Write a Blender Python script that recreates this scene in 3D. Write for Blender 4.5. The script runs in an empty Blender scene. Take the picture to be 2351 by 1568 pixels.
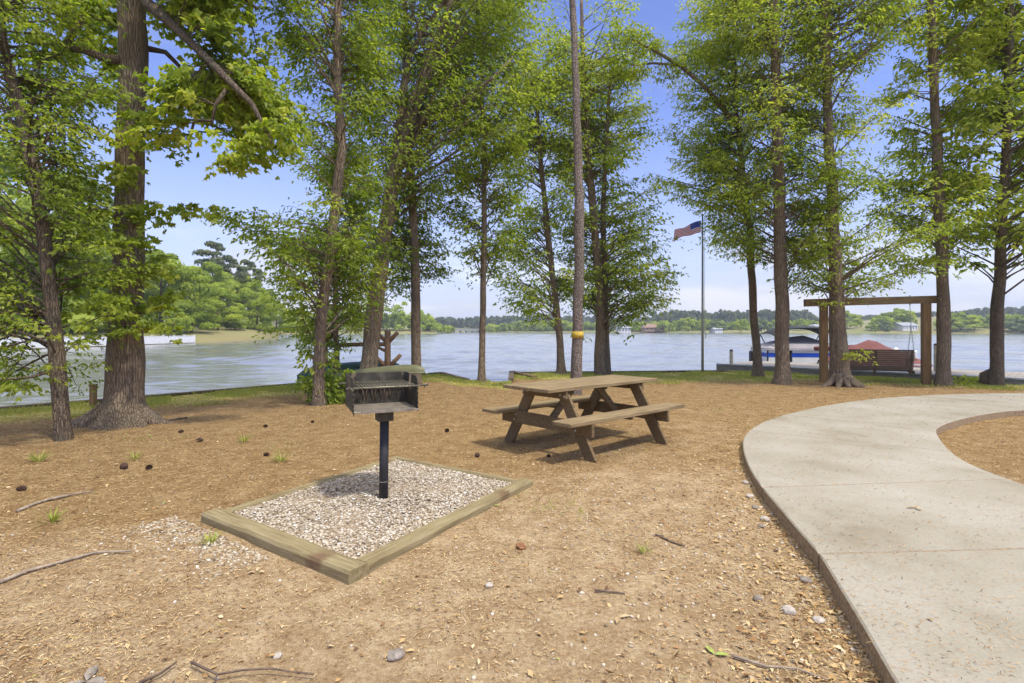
import bpy, bmesh, math, random
import numpy as np
from mathutils import Vector, Matrix, noise
random.seed(7); RNG = np.random.default_rng(11)
C = bpy.context.scene.collection
sc = bpy.context.scene
R = math.radians
HAZE = 0.00045

# ------------------------------------------------------------------ camera, sky, sun
F = 1200.0; H = 1.38; CX = 1175.5; HY = 757.0     # survey constants: focal length in 2351 px units, eye height
cam_d = bpy.data.cameras.new('camera'); cam = bpy.data.objects.new('camera', cam_d); C.objects.link(cam)
cam.location = (0, 0, H); cam.rotation_euler = (R(90), 0, 0)
cam_d.lens = F / 2351 * 36; cam_d.sensor_width = 36; cam_d.shift_y = -(784 - HY) / 2351
cam_d.clip_start = 0.05; cam_d.clip_end = 9000
sc.camera = cam
SUN_EL, SUN_DIR = 60, Vector((-0.42, 0.40, 0))    # travel direction of the light on the ground
w = bpy.data.worlds.new('World'); sc.world = w; w.use_nodes = True
nt = w.node_tree; nd = nt.nodes; lk = nt.links; nd.clear()
sky = nd.new('ShaderNodeTexSky'); sky.sky_type = 'NISHITA'; sky.sun_disc = False
sky.sun_elevation = R(SUN_EL); sky.sun_rotation = math.atan2(-SUN_DIR.x, -SUN_DIR.y)
sky.air_density = 1.0; sky.dust_density = 0.6; sky.ozone_density = 3.0; sky.altitude = 200
tc = nd.new('ShaderNodeTexCoord'); sep = nd.new('ShaderNodeSeparateXYZ'); lk.new(tc.outputs['Generated'], sep.inputs[0])
def wmath(op, a, b=None, c=None):
    n = nd.new('ShaderNodeMath'); n.operation = op
    for i, v in enumerate((a, b, c)):
        if v is None: continue
        if isinstance(v, (int, float)): n.inputs[i].default_value = v
        else: lk.new(v, n.inputs[i])
    return n.outputs[0]
zz = wmath('MAXIMUM', sep.outputs[2], 0.0)
den = wmath('ADD', zz, 0.16)
comb = nd.new('ShaderNodeCombineXYZ'); lk.new(wmath('DIVIDE', sep.outputs[0], den), comb.inputs[0]); lk.new(wmath('DIVIDE', sep.outputs[1], den), comb.inputs[1])
cn = nd.new('ShaderNodeTexNoise'); cn.inputs['Scale'].default_value = 0.75; cn.inputs['Detail'].default_value = 9; cn.inputs['Roughness'].default_value = 0.55
lk.new(comb.outputs[0], cn.inputs['Vector'])
cr = nd.new('ShaderNodeMapRange'); cr.inputs[1].default_value = 0.52; cr.inputs[2].default_value = 0.74; lk.new(cn.outputs[0], cr.inputs[0])
low = nd.new('ShaderNodeMapRange'); low.inputs[1].default_value = 0.0; low.inputs[2].default_value = 0.42; low.inputs[3].default_value = 1.0; low.inputs[4].default_value = 0.0
lk.new(zz, low.inputs[0])
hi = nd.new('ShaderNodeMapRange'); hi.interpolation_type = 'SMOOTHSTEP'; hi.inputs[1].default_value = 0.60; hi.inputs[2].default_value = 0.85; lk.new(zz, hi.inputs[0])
mp2 = nd.new('ShaderNodeMapping'); mp2.inputs['Scale'].default_value = (3.2, 3.2, 13); lk.new(tc.outputs['Generated'], mp2.inputs[0])
pn = nd.new('ShaderNodeTexNoise'); pn.inputs['Scale'].default_value = 1.0; pn.inputs['Detail'].default_value = 8; pn.inputs['Roughness'].default_value = 0.55; lk.new(mp2.outputs[0], pn.inputs['Vector'])
pr = nd.new('ShaderNodeMapRange'); pr.interpolation_type = 'SMOOTHSTEP'; pr.inputs[1].default_value = 0.44; pr.inputs[2].default_value = 0.60; lk.new(pn.outputs[0], pr.inputs[0])
pm_ = nd.new('ShaderNodeMapRange'); pm_.interpolation_type = 'SMOOTHSTEP'; pm_.inputs[1].default_value = 0.20; pm_.inputs[2].default_value = 0.09; lk.new(zz, pm_.inputs[0])
puff = wmath('MULTIPLY', pr.outputs[0], pm_.outputs[0])
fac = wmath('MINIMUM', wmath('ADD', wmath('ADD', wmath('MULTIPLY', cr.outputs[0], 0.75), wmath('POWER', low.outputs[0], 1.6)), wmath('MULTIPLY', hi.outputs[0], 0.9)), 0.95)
tintn = nd.new('ShaderNodeMix'); tintn.data_type = 'RGBA'; tintn.blend_type = 'MULTIPLY'; tintn.inputs[0].default_value = 1
lk.new(sky.outputs[0], tintn.inputs[6]); tintn.inputs[7].default_value = (0.90, 0.84, 1.15, 1)
cm = nd.new('ShaderNodeMix'); cm.data_type = 'RGBA'; lk.new(fac, cm.inputs[0]); lk.new(tintn.outputs[2], cm.inputs[6])
cw_ = nd.new('ShaderNodeMix'); cw_.data_type = 'RGBA'; lk.new(wmath('MAXIMUM', cr.outputs[0], puff), cw_.inputs[0]); cw_.inputs[6].default_value = (3.2, 3.5, 4.3, 1); cw_.inputs[7].default_value = (4.5, 4.5, 4.75, 1)
ch_ = nd.new('ShaderNodeMix'); ch_.data_type = 'RGBA'; lk.new(hi.outputs[0], ch_.inputs[0]); lk.new(cw_.outputs[2], ch_.inputs[6]); ch_.inputs[7].default_value = (10.2, 9.8, 9.2, 1)  # added bright cloud high overhead, outside the view, for extra fill light
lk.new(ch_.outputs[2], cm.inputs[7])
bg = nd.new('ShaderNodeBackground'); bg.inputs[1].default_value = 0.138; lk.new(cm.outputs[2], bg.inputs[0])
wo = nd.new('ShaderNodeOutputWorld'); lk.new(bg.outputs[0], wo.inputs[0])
sd = bpy.data.lights.new('sun', 'SUN'); sd.energy = 2.5; sd.angle = R(4); sd.color = (1.0, 0.93, 0.81)
so = bpy.data.objects.new('sun', sd); C.objects.link(so)
dv = SUN_DIR.normalized() * math.cos(R(SUN_EL)); dv.z = -math.sin(R(SUN_EL))
so.rotation_euler = dv.to_track_quat('-Z', 'Y').to_euler(); so.location = (5, -8, 30)
sc.view_settings.view_transform = 'Standard'; sc.view_settings.look = 'None'; sc.view_settings.gamma = 1
sc.view_settings.exposure = 0.68
sc.cycles.max_bounces = 6; sc.cycles.transparent_max_bounces = 6; sc.cycles.volume_bounces = 0

# ------------------------------------------------------------------ helpers
def G(x, y, z=0.0):
    d = y - HY; Y = F * (H - z) / d
    return Vector(((x - CX) / F * Y, Y, z))
def P(x, y, Y): return Vector(((x - CX) / F * Y, Y, H - (y - HY) * Y / F))
def tag(o, label=None, cat=None, group=None, kind=None):
    if label: o['label'] = label
    if cat: o['category'] = cat
    if group: o['group'] = group
    if kind: o['kind'] = kind
    return o
def thing(name, label, cat, loc=(0, 0, 0), rz=0, group=None):
    o = bpy.data.objects.new(name, None); C.objects.link(o); o.empty_display_size = 0.2
    o.location = loc; o.rotation_euler = (0, 0, rz)
    return tag(o, label, cat, group)
def link(name, me, parent=None, world=False):
    o = bpy.data.objects.new(name, me); C.objects.link(o)
    if parent is not None:
        o.parent = parent
        if world:   # mesh given in world coordinates: undo the placement of its thing
            r = parent; m = Matrix.Translation(r.location) @ Matrix.Rotation(r.rotation_euler.z, 4, 'Z')
            me.transform(m.inverted())
    return o
def copy_tree(o, loc, rz, scale, label, group=None, parent=None):
    c = o.copy(); C.objects.link(c)
    if parent is None:
        c.location = loc; c.rotation_euler = (0, 0, rz); c.scale = scale
        c['label'] = label
        if group: c['group'] = group
    else: c.parent = parent
    for ch in list(o.children): copy_tree(ch, None, None, None, None, None, c)
    return c
class MB:
    def __init__(s): s.v = []; s.f = []; s.m = []; s.sm = []
    def add(s, vs, fs, mi=0, smooth=False):
        b = len(s.v); s.v += [tuple(v) for v in vs]; s.f += [tuple(b + i for i in f) for f in fs]
        s.m += [mi] * len(fs); s.sm += [smooth] * len(fs)
    def box(s, c, d, rot=None, mi=0):
        M = rot or Matrix.Identity(3); c = Vector(c)
        vs = [c + M @ Vector((x * d[0] / 2, y * d[1] / 2, z * d[2] / 2)) for x in (-1, 1) for y in (-1, 1) for z in (-1, 1)]
        s.add(vs, [(0, 1, 3, 2), (4, 6, 7, 5), (0, 4, 5, 1), (2, 3, 7, 6), (0, 2, 6, 4), (1, 5, 7, 3)], mi)
    def beam(s, a, b, wd, ht, up=(0, 0, 1), mi=0):
        a = Vector(a); b = Vector(b); x = (b - a); L = x.length; x.normalize(); y = Vector(up).cross(x).normalized(); z = x.cross(y)
        M = Matrix((x, y, z)).transposed(); s.box((a + b) / 2, (L, wd, ht), M, mi)
    def tube(s, pts, rad, n=8, cap=True, mi=0, wob=0.0):
        pts = [Vector(p) for p in pts]; N = len(pts)
        if isinstance(rad, (int, float)): rad = [rad] * N
        ref = Vector((0.13, 0.97, 0.2)); vs = []
        for i, p in enumerate(pts):
            t = (pts[min(i + 1, N - 1)] - pts[max(i - 1, 0)]).normalized()
            a = t.cross(ref)
            if a.length < 0.1: a = t.cross(Vector((1, 0, 0)))
            a.normalize(); b = t.cross(a)
            for k in range(n):
                th = 2 * math.pi * k / n; r = rad[i]
                if wob: r *= 1 + wob * noise.noise(Vector((math.cos(th) * 1.6, math.sin(th) * 1.6, p.z * 1.3 + p.x * 3)))
                vs.append(p + (a * math.cos(th) + b * math.sin(th)) * r)
        fs = [(i * n + k, i * n + (k + 1) % n, (i + 1) * n + (k + 1) % n, (i + 1) * n + k) for i in range(N - 1) for k in range(n)]
        if cap: fs += [tuple(range(n))[::-1], tuple((N - 1) * n + k for k in range(n))]
        s.add(vs, fs, mi, True)
    def mesh(s, name, mats, bevel=0.0):
        me = bpy.data.meshes.new(name); me.from_pydata(s.v, [], s.f)
        if not isinstance(mats, (list, tuple)): mats = [mats]
        for m in mats: me.materials.append(m)
        me.polygons.foreach_set('material_index', s.m); me.polygons.foreach_set('use_smooth', s.sm); me.update()
        bm = bmesh.new(); bm.from_mesh(me)
        if bevel: bmesh.ops.bevel(bm, geom=bm.edges[:], offset=bevel, segments=1, affect='EDGES', clamp_overlap=True)
        bmesh.ops.recalc_face_normals(bm, faces=bm.faces[:])
        bm.to_mesh(me); bm.free()
        return me
    def build(s, name, mats, parent=None, bevel=0.0, world=False): return link(name, s.mesh(name, mats, bevel), parent, world)
def np_mesh(name, V, Fq, mat, attr=None, smooth=False):
    me = bpy.data.meshes.new(name); V = np.ascontiguousarray(V, dtype=np.float32); Fq = np.ascontiguousarray(Fq, dtype=np.int32); k = Fq.shape[1]
    me.vertices.add(len(V)); me.vertices.foreach_set('co', V.ravel())
    me.loops.add(Fq.size); me.loops.foreach_set('vertex_index', Fq.ravel())
    me.polygons.add(len(Fq)); me.polygons.foreach_set('loop_start', np.arange(0, Fq.size, k, dtype=np.int32)); me.polygons.foreach_set('loop_total', np.full(len(Fq), k, dtype=np.int32))
    if smooth: me.polygons.foreach_set('use_smooth', np.ones(len(Fq), dtype=bool))
    me.materials.append(mat); me.update(calc_edges=True)
    if attr is not None:
        for nme, dom, arr in attr:
            at = me.attributes.new(nme, 'FLOAT', dom); at.data.foreach_set('value', np.ascontiguousarray(arr, dtype=np.float32))
    return me
def unit(a): return a / np.maximum(np.linalg.norm(a, axis=-1, keepdims=True), 1e-9)
def interp(x, xs, ys): return float(np.interp(x, xs, ys))

# ------------------------------------------------------------------ materials
def mat_new(name):
    m = bpy.data.materials.new(name); m.use_nodes = True; n = m.node_tree; n.nodes.clear()
    out = n.nodes.new('ShaderNodeOutputMaterial'); return m, n, out
def N(n, t, ins=None, **kw):
    x = n.nodes.new(t)
    for k, v in kw.items(): setattr(x, k, v)
    for k, v in (ins or {}).items():
        if hasattr(v, 'is_linked') or hasattr(v, 'links'): n.links.new(v, x.inputs[k])
        else: x.inputs[k].default_value = v
    return x
def ramp(n, fac, stops):
    r = n.nodes.new('ShaderNodeValToRGB'); n.links.new(fac, r.inputs[0]); e = r.color_ramp.elements
    while len(e) < len(stops): e.new(0.5)
    for i, (p, c) in enumerate(stops): e[i].position = p; e[i].color = (*c, 1)
    return r.outputs[0]
def mix(n, fac, a, b, bt='MIX'):
    x = n.nodes.new('ShaderNodeMix'); x.data_type = 'RGBA'; x.blend_type = bt
    for i, v in ((0, fac), (6, a), (7, b)):
        if hasattr(v, 'links'): n.links.new(v, x.inputs[i])
        elif i == 0: x.inputs[0].default_value = v
        else: x.inputs[i].default_value = (*v, 1)
    return x.outputs[2]
def surf(name, stops, scale=8, detail=6, rough=0.8, bump=0.3, stretch=(1, 1, 1), metal=0.0, bdist=0.01, coat=0.0, bscale=None, spots=None):
    m, n, out = mat_new(name)
    tc = N(n, 'ShaderNodeTexCoord'); mp = N(n, 'ShaderNodeMapping', {'Vector': tc.outputs['Object'], 'Scale': stretch})
    no = N(n, 'ShaderNodeTexNoise', {'Vector': mp.outputs[0], 'Scale': scale, 'Detail': detail, 'Roughness': 0.6})
    col = ramp(n, no.outputs[0], stops)
    if spots:
        n2 = N(n, 'ShaderNodeTexNoise', {'Vector': tc.outputs['Object'], 'Scale': spots[1], 'Detail': 5.0})
        mr = N(n, 'ShaderNodeMapRange', {'Value': n2.outputs[0], 'From Min': spots[2], 'From Max': spots[2] + 0.1})
        col = mix(n, mr.outputs[0], col, spots[0])
    b = N(n, 'ShaderNodeBsdfPrincipled', {'Base Color': col, 'Roughness': rough, 'Metallic': metal})
    if bump:
        nb = N(n, 'ShaderNodeTexNoise', {'Vector': mp.outputs[0], 'Scale': bscale or scale * 3, 'Detail': 6.0, 'Roughness': 0.65})
        bp = N(n, 'ShaderNodeBump', {'Height': nb.outputs[0], 'Strength': bump, 'Distance': bdist}); n.links.new(bp.outputs[0], b.inputs['Normal'])
    n.links.new(b.outputs[0], out.inputs[0]); return m
def foliage(name, stops, trans=0.35, rough=0.5):
    m, n, out = mat_new(name)
    a = N(n, 'ShaderNodeAttribute', attribute_name='tint'); col = ramp(n, a.outputs['Fac'], stops)
    b = N(n, 'ShaderNodeBsdfPrincipled', {'Base Color': col, 'Roughness': rough}); b.inputs['Specular IOR Level'].default_value = 0.3
    tcol = mix(n, 1.0, col, (1.25, 1.35, 0.6), 'MULTIPLY')
    t = N(n, 'ShaderNodeBsdfTranslucent', {'Color': tcol})
    x = N(n, 'ShaderNodeMixShader', {0: trans, 1: b.outputs[0], 2: t.outputs[0]}); n.links.new(x.outputs[0], out.inputs[0]); return m
def bark(name, c1, c2, scale=9, stretch=0.22, plate=0.5, moss=0.0):
    m, n, out = mat_new(name)
    tc = N(n, 'ShaderNodeTexCoord'); mp = N(n, 'ShaderNodeMapping', {'Vector': tc.outputs['Object'], 'Scale': (1, 1, stretch)})
    dn = N(n, 'ShaderNodeTexNoise', {'Vector': mp.outputs[0], 'Scale': scale * 0.7, 'Detail': 3.0})
    dv_ = N(n, 'ShaderNodeMix', {0: 0.07, 4: mp.outputs[0], 5: dn.outputs[1]}, data_type='VECTOR')
    vo = N(n, 'ShaderNodeTexVoronoi', {'Vector': dv_.outputs[1], 'Scale': scale * 2.4}, feature='DISTANCE_TO_EDGE')
    fn = N(n, 'ShaderNodeTexNoise', {'Vector': mp.outputs[0], 'Scale': scale * 5, 'Detail': 6.0, 'Roughness': 0.7})
    mr = N(n, 'ShaderNodeMapRange', {'Value': vo.outputs['Distance'], 'From Min': 0.0, 'From Max': 0.16})
    base = ramp(n, fn.outputs[0], [(0.32, tuple(x * 0.5 for x in c1)), (0.5, c1), (0.68, c2)])
    big = N(n, 'ShaderNodeTexNoise', {'Vector': tc.outputs['Object'], 'Scale': 1.6, 'Detail': 4.0})
    bm_ = N(n, 'ShaderNodeMapRange', {'Value': big.outputs[0], 'From Min': 0.42, 'From Max': 0.65})
    base = mix(n, bm_.outputs[0], base, tuple(x * 0.75 for x in c1))
    if moss:
        ms = N(n, 'ShaderNodeTexNoise', {'Vector': tc.outputs['Object'], 'Scale': 5.0, 'Detail': 5.0})
        mm = N(n, 'ShaderNodeMapRange', {'Value': ms.outputs[0], 'From Min': 0.56, 'From Max': 0.68, 'To Max': moss})
        base = mix(n, mm.outputs[0], base, (0.16, 0.17, 0.11))
    inv = N(n, 'ShaderNodeMapRange', {'Value': vo.outputs['Distance'], 'From Min': 0.0, 'From Max': 0.12, 'To Min': plate, 'To Max': 0.0})
    col = mix(n, inv.outputs[0], base, tuple(x * 0.3 for x in c1))
    h = N(n, 'ShaderNodeMath', {0: mr.outputs[0], 1: fn.outputs[0]}, operation='ADD')
    bp = N(n, 'ShaderNodeBump', {'Height': h.outputs[0], 'Strength': 1.0, 'Distance': 0.018})
    b = N(n, 'ShaderNodeBsdfPrincipled', {'Base Color': col, 'Roughness': 0.9, 'Normal': bp.outputs[0]}); n.links.new(b.outputs[0], out.inputs[0]); return m
def tinted(name, stops, rough=0.85, spec=0.3):
    m, n, out = mat_new(name); a = N(n, 'ShaderNodeAttribute', attribute_name='tint'); col = ramp(n, a.outputs['Fac'], stops)
    b = N(n, 'ShaderNodeBsdfPrincipled', {'Base Color': col, 'Roughness': rough}); b.inputs['Specular IOR Level'].default_value = spec
    n.links.new(b.outputs[0], out.inputs[0]); return m
def cloth(name, c):
    m, n, out = mat_new(name); a = N(n, 'ShaderNodeBsdfDiffuse', {'Color': (*c, 1)}); t = N(n, 'ShaderNodeBsdfTranslucent', {'Color': (*c, 1)})
    x = N(n, 'ShaderNodeMixShader', {0: .45, 1: a.outputs[0], 2: t.outputs[0]}); n.links.new(x.outputs[0], out.inputs[0]); return m
M = {}
M['leaf'] = foliage('leaf_oak', [(0.0, (0.085, 0.14, 0.024)), (0.45, (0.22, 0.295, 0.042)), (0.8, (0.39, 0.455, 0.065)), (1.0, (0.54, 0.55, 0.11))], 0.55)
M['leaf_dark'] = foliage('leaf_dark', [(0.0, (0.025, 0.055, 0.012)), (0.5, (0.055, 0.115, 0.02)), (1.0, (0.14, 0.22, 0.035))])
M['leaf_far'] = foliage('leaf_far', [(0.0, (0.12, 0.18, 0.03)), (0.5, (0.34, 0.42, 0.055)), (1.0, (0.58, 0.60, 0.10))], 0.5, 0.7)
M['leaf_pine'] = foliage('leaf_pine', [(0.0, (0.055, 0.085, 0.045)), (0.5, (0.12, 0.155, 0.075)), (1.0, (0.22, 0.24, 0.11))], 0.3, 0.8)
M['leaf_pale'] = foliage('leaf_pale', [(0.0, (0.10, 0.15, 0.05)), (0.5, (0.19, 0.25, 0.09)), (1.0, (0.30, 0.36, 0.14))], 0.25, 0.7)
M['bark'] = bark('bark_brown', (0.29, 0.215, 0.14), (0.50, 0.395, 0.28), 15, 0.13, 0.55, 0.35)
M['bark_dark'] = bark('bark_dark', (0.19, 0.14, 0.09), (0.37, 0.285, 0.195), 18, 0.16, 0.55, 0.5)
M['bark_pine'] = bark('bark_pine', (0.29, 0.23, 0.185), (0.50, 0.44, 0.38), 13, 0.5, 0.85, 0.0)
M['band'] = surf('yellow_paint', [(0.35, (0.42, 0.29, 0.04)), (0.65, (0.66, 0.47, 0.06))], 20, bump=0.6)
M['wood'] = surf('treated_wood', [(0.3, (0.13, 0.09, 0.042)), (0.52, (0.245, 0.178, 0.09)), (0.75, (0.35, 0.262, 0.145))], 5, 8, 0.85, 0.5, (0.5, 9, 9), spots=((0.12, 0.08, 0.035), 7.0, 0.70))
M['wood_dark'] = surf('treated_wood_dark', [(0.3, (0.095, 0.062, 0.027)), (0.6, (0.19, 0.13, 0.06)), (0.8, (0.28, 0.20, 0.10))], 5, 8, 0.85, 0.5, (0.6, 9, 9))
M['wood_post'] = surf('post_wood', [(0.3, (0.16, 0.09, 0.035)), (0.55, (0.28, 0.175, 0.075)), (0.75, (0.36, 0.25, 0.12))], 5, 8, 0.85, 0.5, (9, 9, 0.5), spots=((0.05, 0.03, 0.015), 5.0, 0.70))
M['timber'] = surf('landscape_timber', [(0.3, (0.15, 0.11, 0.05)), (0.5, (0.25, 0.20, 0.10)), (0.75, (0.34, 0.285, 0.165))], 4, 8, 0.9, 0.6, (0.7, 8, 8), spots=((0.16, 0.10, 0.05), 3.0, 0.62))
M['swing'] = surf('swing_wood', [(0.3, (0.065, 0.042, 0.018)), (0.7, (0.14, 0.092, 0.042))], 6, 5, 0.6, 0.3, (1, 8, 8))
M['swing_arm'] = surf('swing_arm_wood', [(0.3, (0.34, 0.24, 0.13)), (0.7, (0.48, 0.36, 0.22))], 6, 5, 0.7, 0.3, (1, 8, 8))
M['dock'] = surf('dock_boards', [(0.3, (0.22, 0.20, 0.17)), (0.7, (0.42, 0.38, 0.33))], 3, 7, 0.85, 0.3, (6, 0.7, 1))
M['dock_side'] = surf('dock_fascia', [(0.3, (0.20, 0.18, 0.14)), (0.7, (0.40, 0.36, 0.29))], 3, 7, 0.85, 0.3, (1, 1, 6))
M['seawall'] = surf('seawall_boards', [(0.3, (0.07, 0.05, 0.03)), (0.7, (0.18, 0.13, 0.08))], 5, 7, 0.9, 0.4, (1, 1, 5))
M['steel'] = surf('grill_steel', [(0.3, (0.028, 0.025, 0.02)), (0.5, (0.06, 0.055, 0.042)), (0.7, (0.13, 0.115, 0.08))], 9, 7, 0.7, 0.5, spots=((0.20, 0.15, 0.10), 12.0, 0.62), metal=0.3)
M['black'] = surf('black_post_paint', [(0.3, (0.014, 0.014, 0.016)), (0.7, (0.032, 0.032, 0.036))], 6, 5, 0.65, 0.15)
M['ash'] = surf('ash_plate', [(0.3, (0.13, 0.11, 0.085)), (0.7, (0.29, 0.255, 0.20))], 15, 6, 0.9, 0.5)
M['rod'] = surf('grate_rod', [(0.3, (0.12, 0.11, 0.08)), (0.7, (0.30, 0.28, 0.20))], 30, 4, 0.5, 0.2, metal=0.5)
M['rust'] = surf('rust_stain', [(0.3, (0.12, 0.075, 0.045)), (0.7, (0.26, 0.18, 0.12))], 15, 6, 0.8, 0.3)
M['white'] = surf('white_paint', [(0.3, (0.66, 0.66, 0.66)), (0.7, (0.82, 0.82, 0.82))], 3, 4, 0.4, 0.0)
M['blue'] = surf('blue_paint', [(0.3, (0.012, 0.05, 0.42)), (0.7, (0.02, 0.10, 0.58))], 2, 3, 0.3, 0.0)
M['canvas'] = surf('grey_canvas', [(0.3, (0.24, 0.225, 0.25)), (0.7, (0.36, 0.34, 0.37))], 3, 4, 0.85, 0.3)
M['canvas_black'] = surf('black_canvas', [(0.3, (0.014, 0.015, 0.018)), (0.7, (0.035, 0.035, 0.04))], 3, 4, 0.8, 0.2)
M['canvas_red'] = surf('red_canvas', [(0.3, (0.13, 0.04, 0.038)), (0.7, (0.22, 0.085, 0.075))], 3, 5, 0.85, 0.3)
M['metal_dark'] = surf('dark_tube', [(0.3, (0.02, 0.025, 0.03)), (0.7, (0.05, 0.055, 0.06))], 5, 3, 0.4, 0.0)
M['alu'] = surf('aluminium', [(0.3, (0.42, 0.44, 0.45)), (0.7, (0.6, 0.6, 0.6))], 4, 4, 0.4, 0.0, metal=0.6)
M['pole'] = surf('flagpole_metal', [(0.3, (0.30, 0.32, 0.30)), (0.7, (0.46, 0.48, 0.46))], 4, 4, 0.4, 0.0, metal=0.4)
M['canoe_green'] = surf('green_hull', [(0.3, (0.008, 0.05, 0.045)), (0.7, (0.02, 0.09, 0.08))], 3, 4, 0.45, 0.1)
M['canoe_olive'] = surf('olive_hull', [(0.3, (0.12, 0.12, 0.055)), (0.7, (0.20, 0.20, 0.10))], 3, 4, 0.55, 0.1)
M['log'] = surf('rack_log', [(0.3, (0.13, 0.075, 0.04)), (0.7, (0.30, 0.19, 0.11))], 5, 5, 0.9, 0.5, (3, 3, 1))
M['brick'] = surf('brown_wall', [(0.3, (0.26, 0.15, 0.10)), (0.7, (0.36, 0.23, 0.16))], 1, 3, 0.9, 0.0)
M['roof_brown'] = surf('brown_roof', [(0.3, (0.20, 0.13, 0.09)), (0.7, (0.30, 0.20, 0.15))], 1, 3, 0.9, 0.0)
M['roof_grey'] = surf('grey_roof', [(0.3, (0.24, 0.26, 0.30)), (0.7, (0.36, 0.38, 0.43))], 1, 3, 0.7, 0.0)
M['glass'] = surf('dark_window', [(0.3, (0.02, 0.03, 0.05)), (0.7, (0.05, 0.06, 0.09))], 1, 2, 0.2, 0.0)
M['concrete_far'] = surf('bridge_concrete', [(0.3, (0.30, 0.31, 0.31)), (0.7, (0.42, 0.43, 0.43))], 1, 3, 0.9, 0.0)
M['flag_red'] = cloth('flag_red', (0.60, 0.06, 0.07))
M['flag_white'] = cloth('flag_white', (0.82, 0.8, 0.8))
M['flag_blue'] = cloth('flag_blue', (0.06, 0.10, 0.40))
M['cone'] = surf('cone_scale', [(0.3, (0.035, 0.018, 0.012)), (0.7, (0.11, 0.06, 0.04))], 40, 4, 0.9, 0.3)
M['rock'] = surf('brown_rock', [(0.3, (0.18, 0.07, 0.03)), (0.7, (0.34, 0.17, 0.08))], 30, 6, 0.9, 0.6)
M['rock_white'] = surf('white_rock', [(0.3, (0.30, 0.26, 0.22)), (0.7, (0.56, 0.51, 0.45))], 40, 6, 0.9, 0.5)
M['rock_grey'] = surf('grey_rock', [(0.3, (0.13, 0.11, 0.09)), (0.7, (0.38, 0.33, 0.28))], 35, 7, 0.9, 0.8)
M['stick'] = surf('dead_stick', [(0.3, (0.16, 0.12, 0.09)), (0.7, (0.42, 0.35, 0.27))], 20, 5, 0.9, 0.4)
M['stick_dark'] = surf('dark_stick', [(0.3, (0.06, 0.04, 0.03)), (0.7, (0.20, 0.14, 0.10))], 20, 5, 0.9, 0.4)
M['dryleaf'] = surf('dry_leaf', [(0.3, (0.30, 0.20, 0.10)), (0.7, (0.55, 0.43, 0.25))], 20, 5, 0.8, 0.3)
M['greenleaf'] = surf('fallen_green_leaf', [(0.3, (0.22, 0.30, 0.05)), (0.7, (0.42, 0.46, 0.12))], 20, 5, 0.7, 0.3)
M['pebble'] = tinted('pebble', [(0.0, (0.10, 0.075, 0.05)), (0.25, (0.28, 0.21, 0.13)), (0.55, (0.43, 0.36, 0.26)), (0.85, (0.58, 0.53, 0.44)), (1.0, (0.78, 0.76, 0.70))], 0.7)
M['litter'] = tinted('litter', [(0.0, (0.10, 0.055, 0.028)), (0.25, (0.28, 0.145, 0.06)), (0.5, (0.45, 0.30, 0.13)), (0.75, (0.59, 0.44, 0.23)), (0.93, (0.68, 0.54, 0.36)), (1.0, (0.34, 0.34, 0.09))], 0.85)
M['grass'] = foliage('grass_blade', [(0.0, (0.22, 0.27, 0.045)), (0.6, (0.46, 0.47, 0.11)), (1.0, (0.60, 0.53, 0.24))], 0.3, 0.7)

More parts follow.
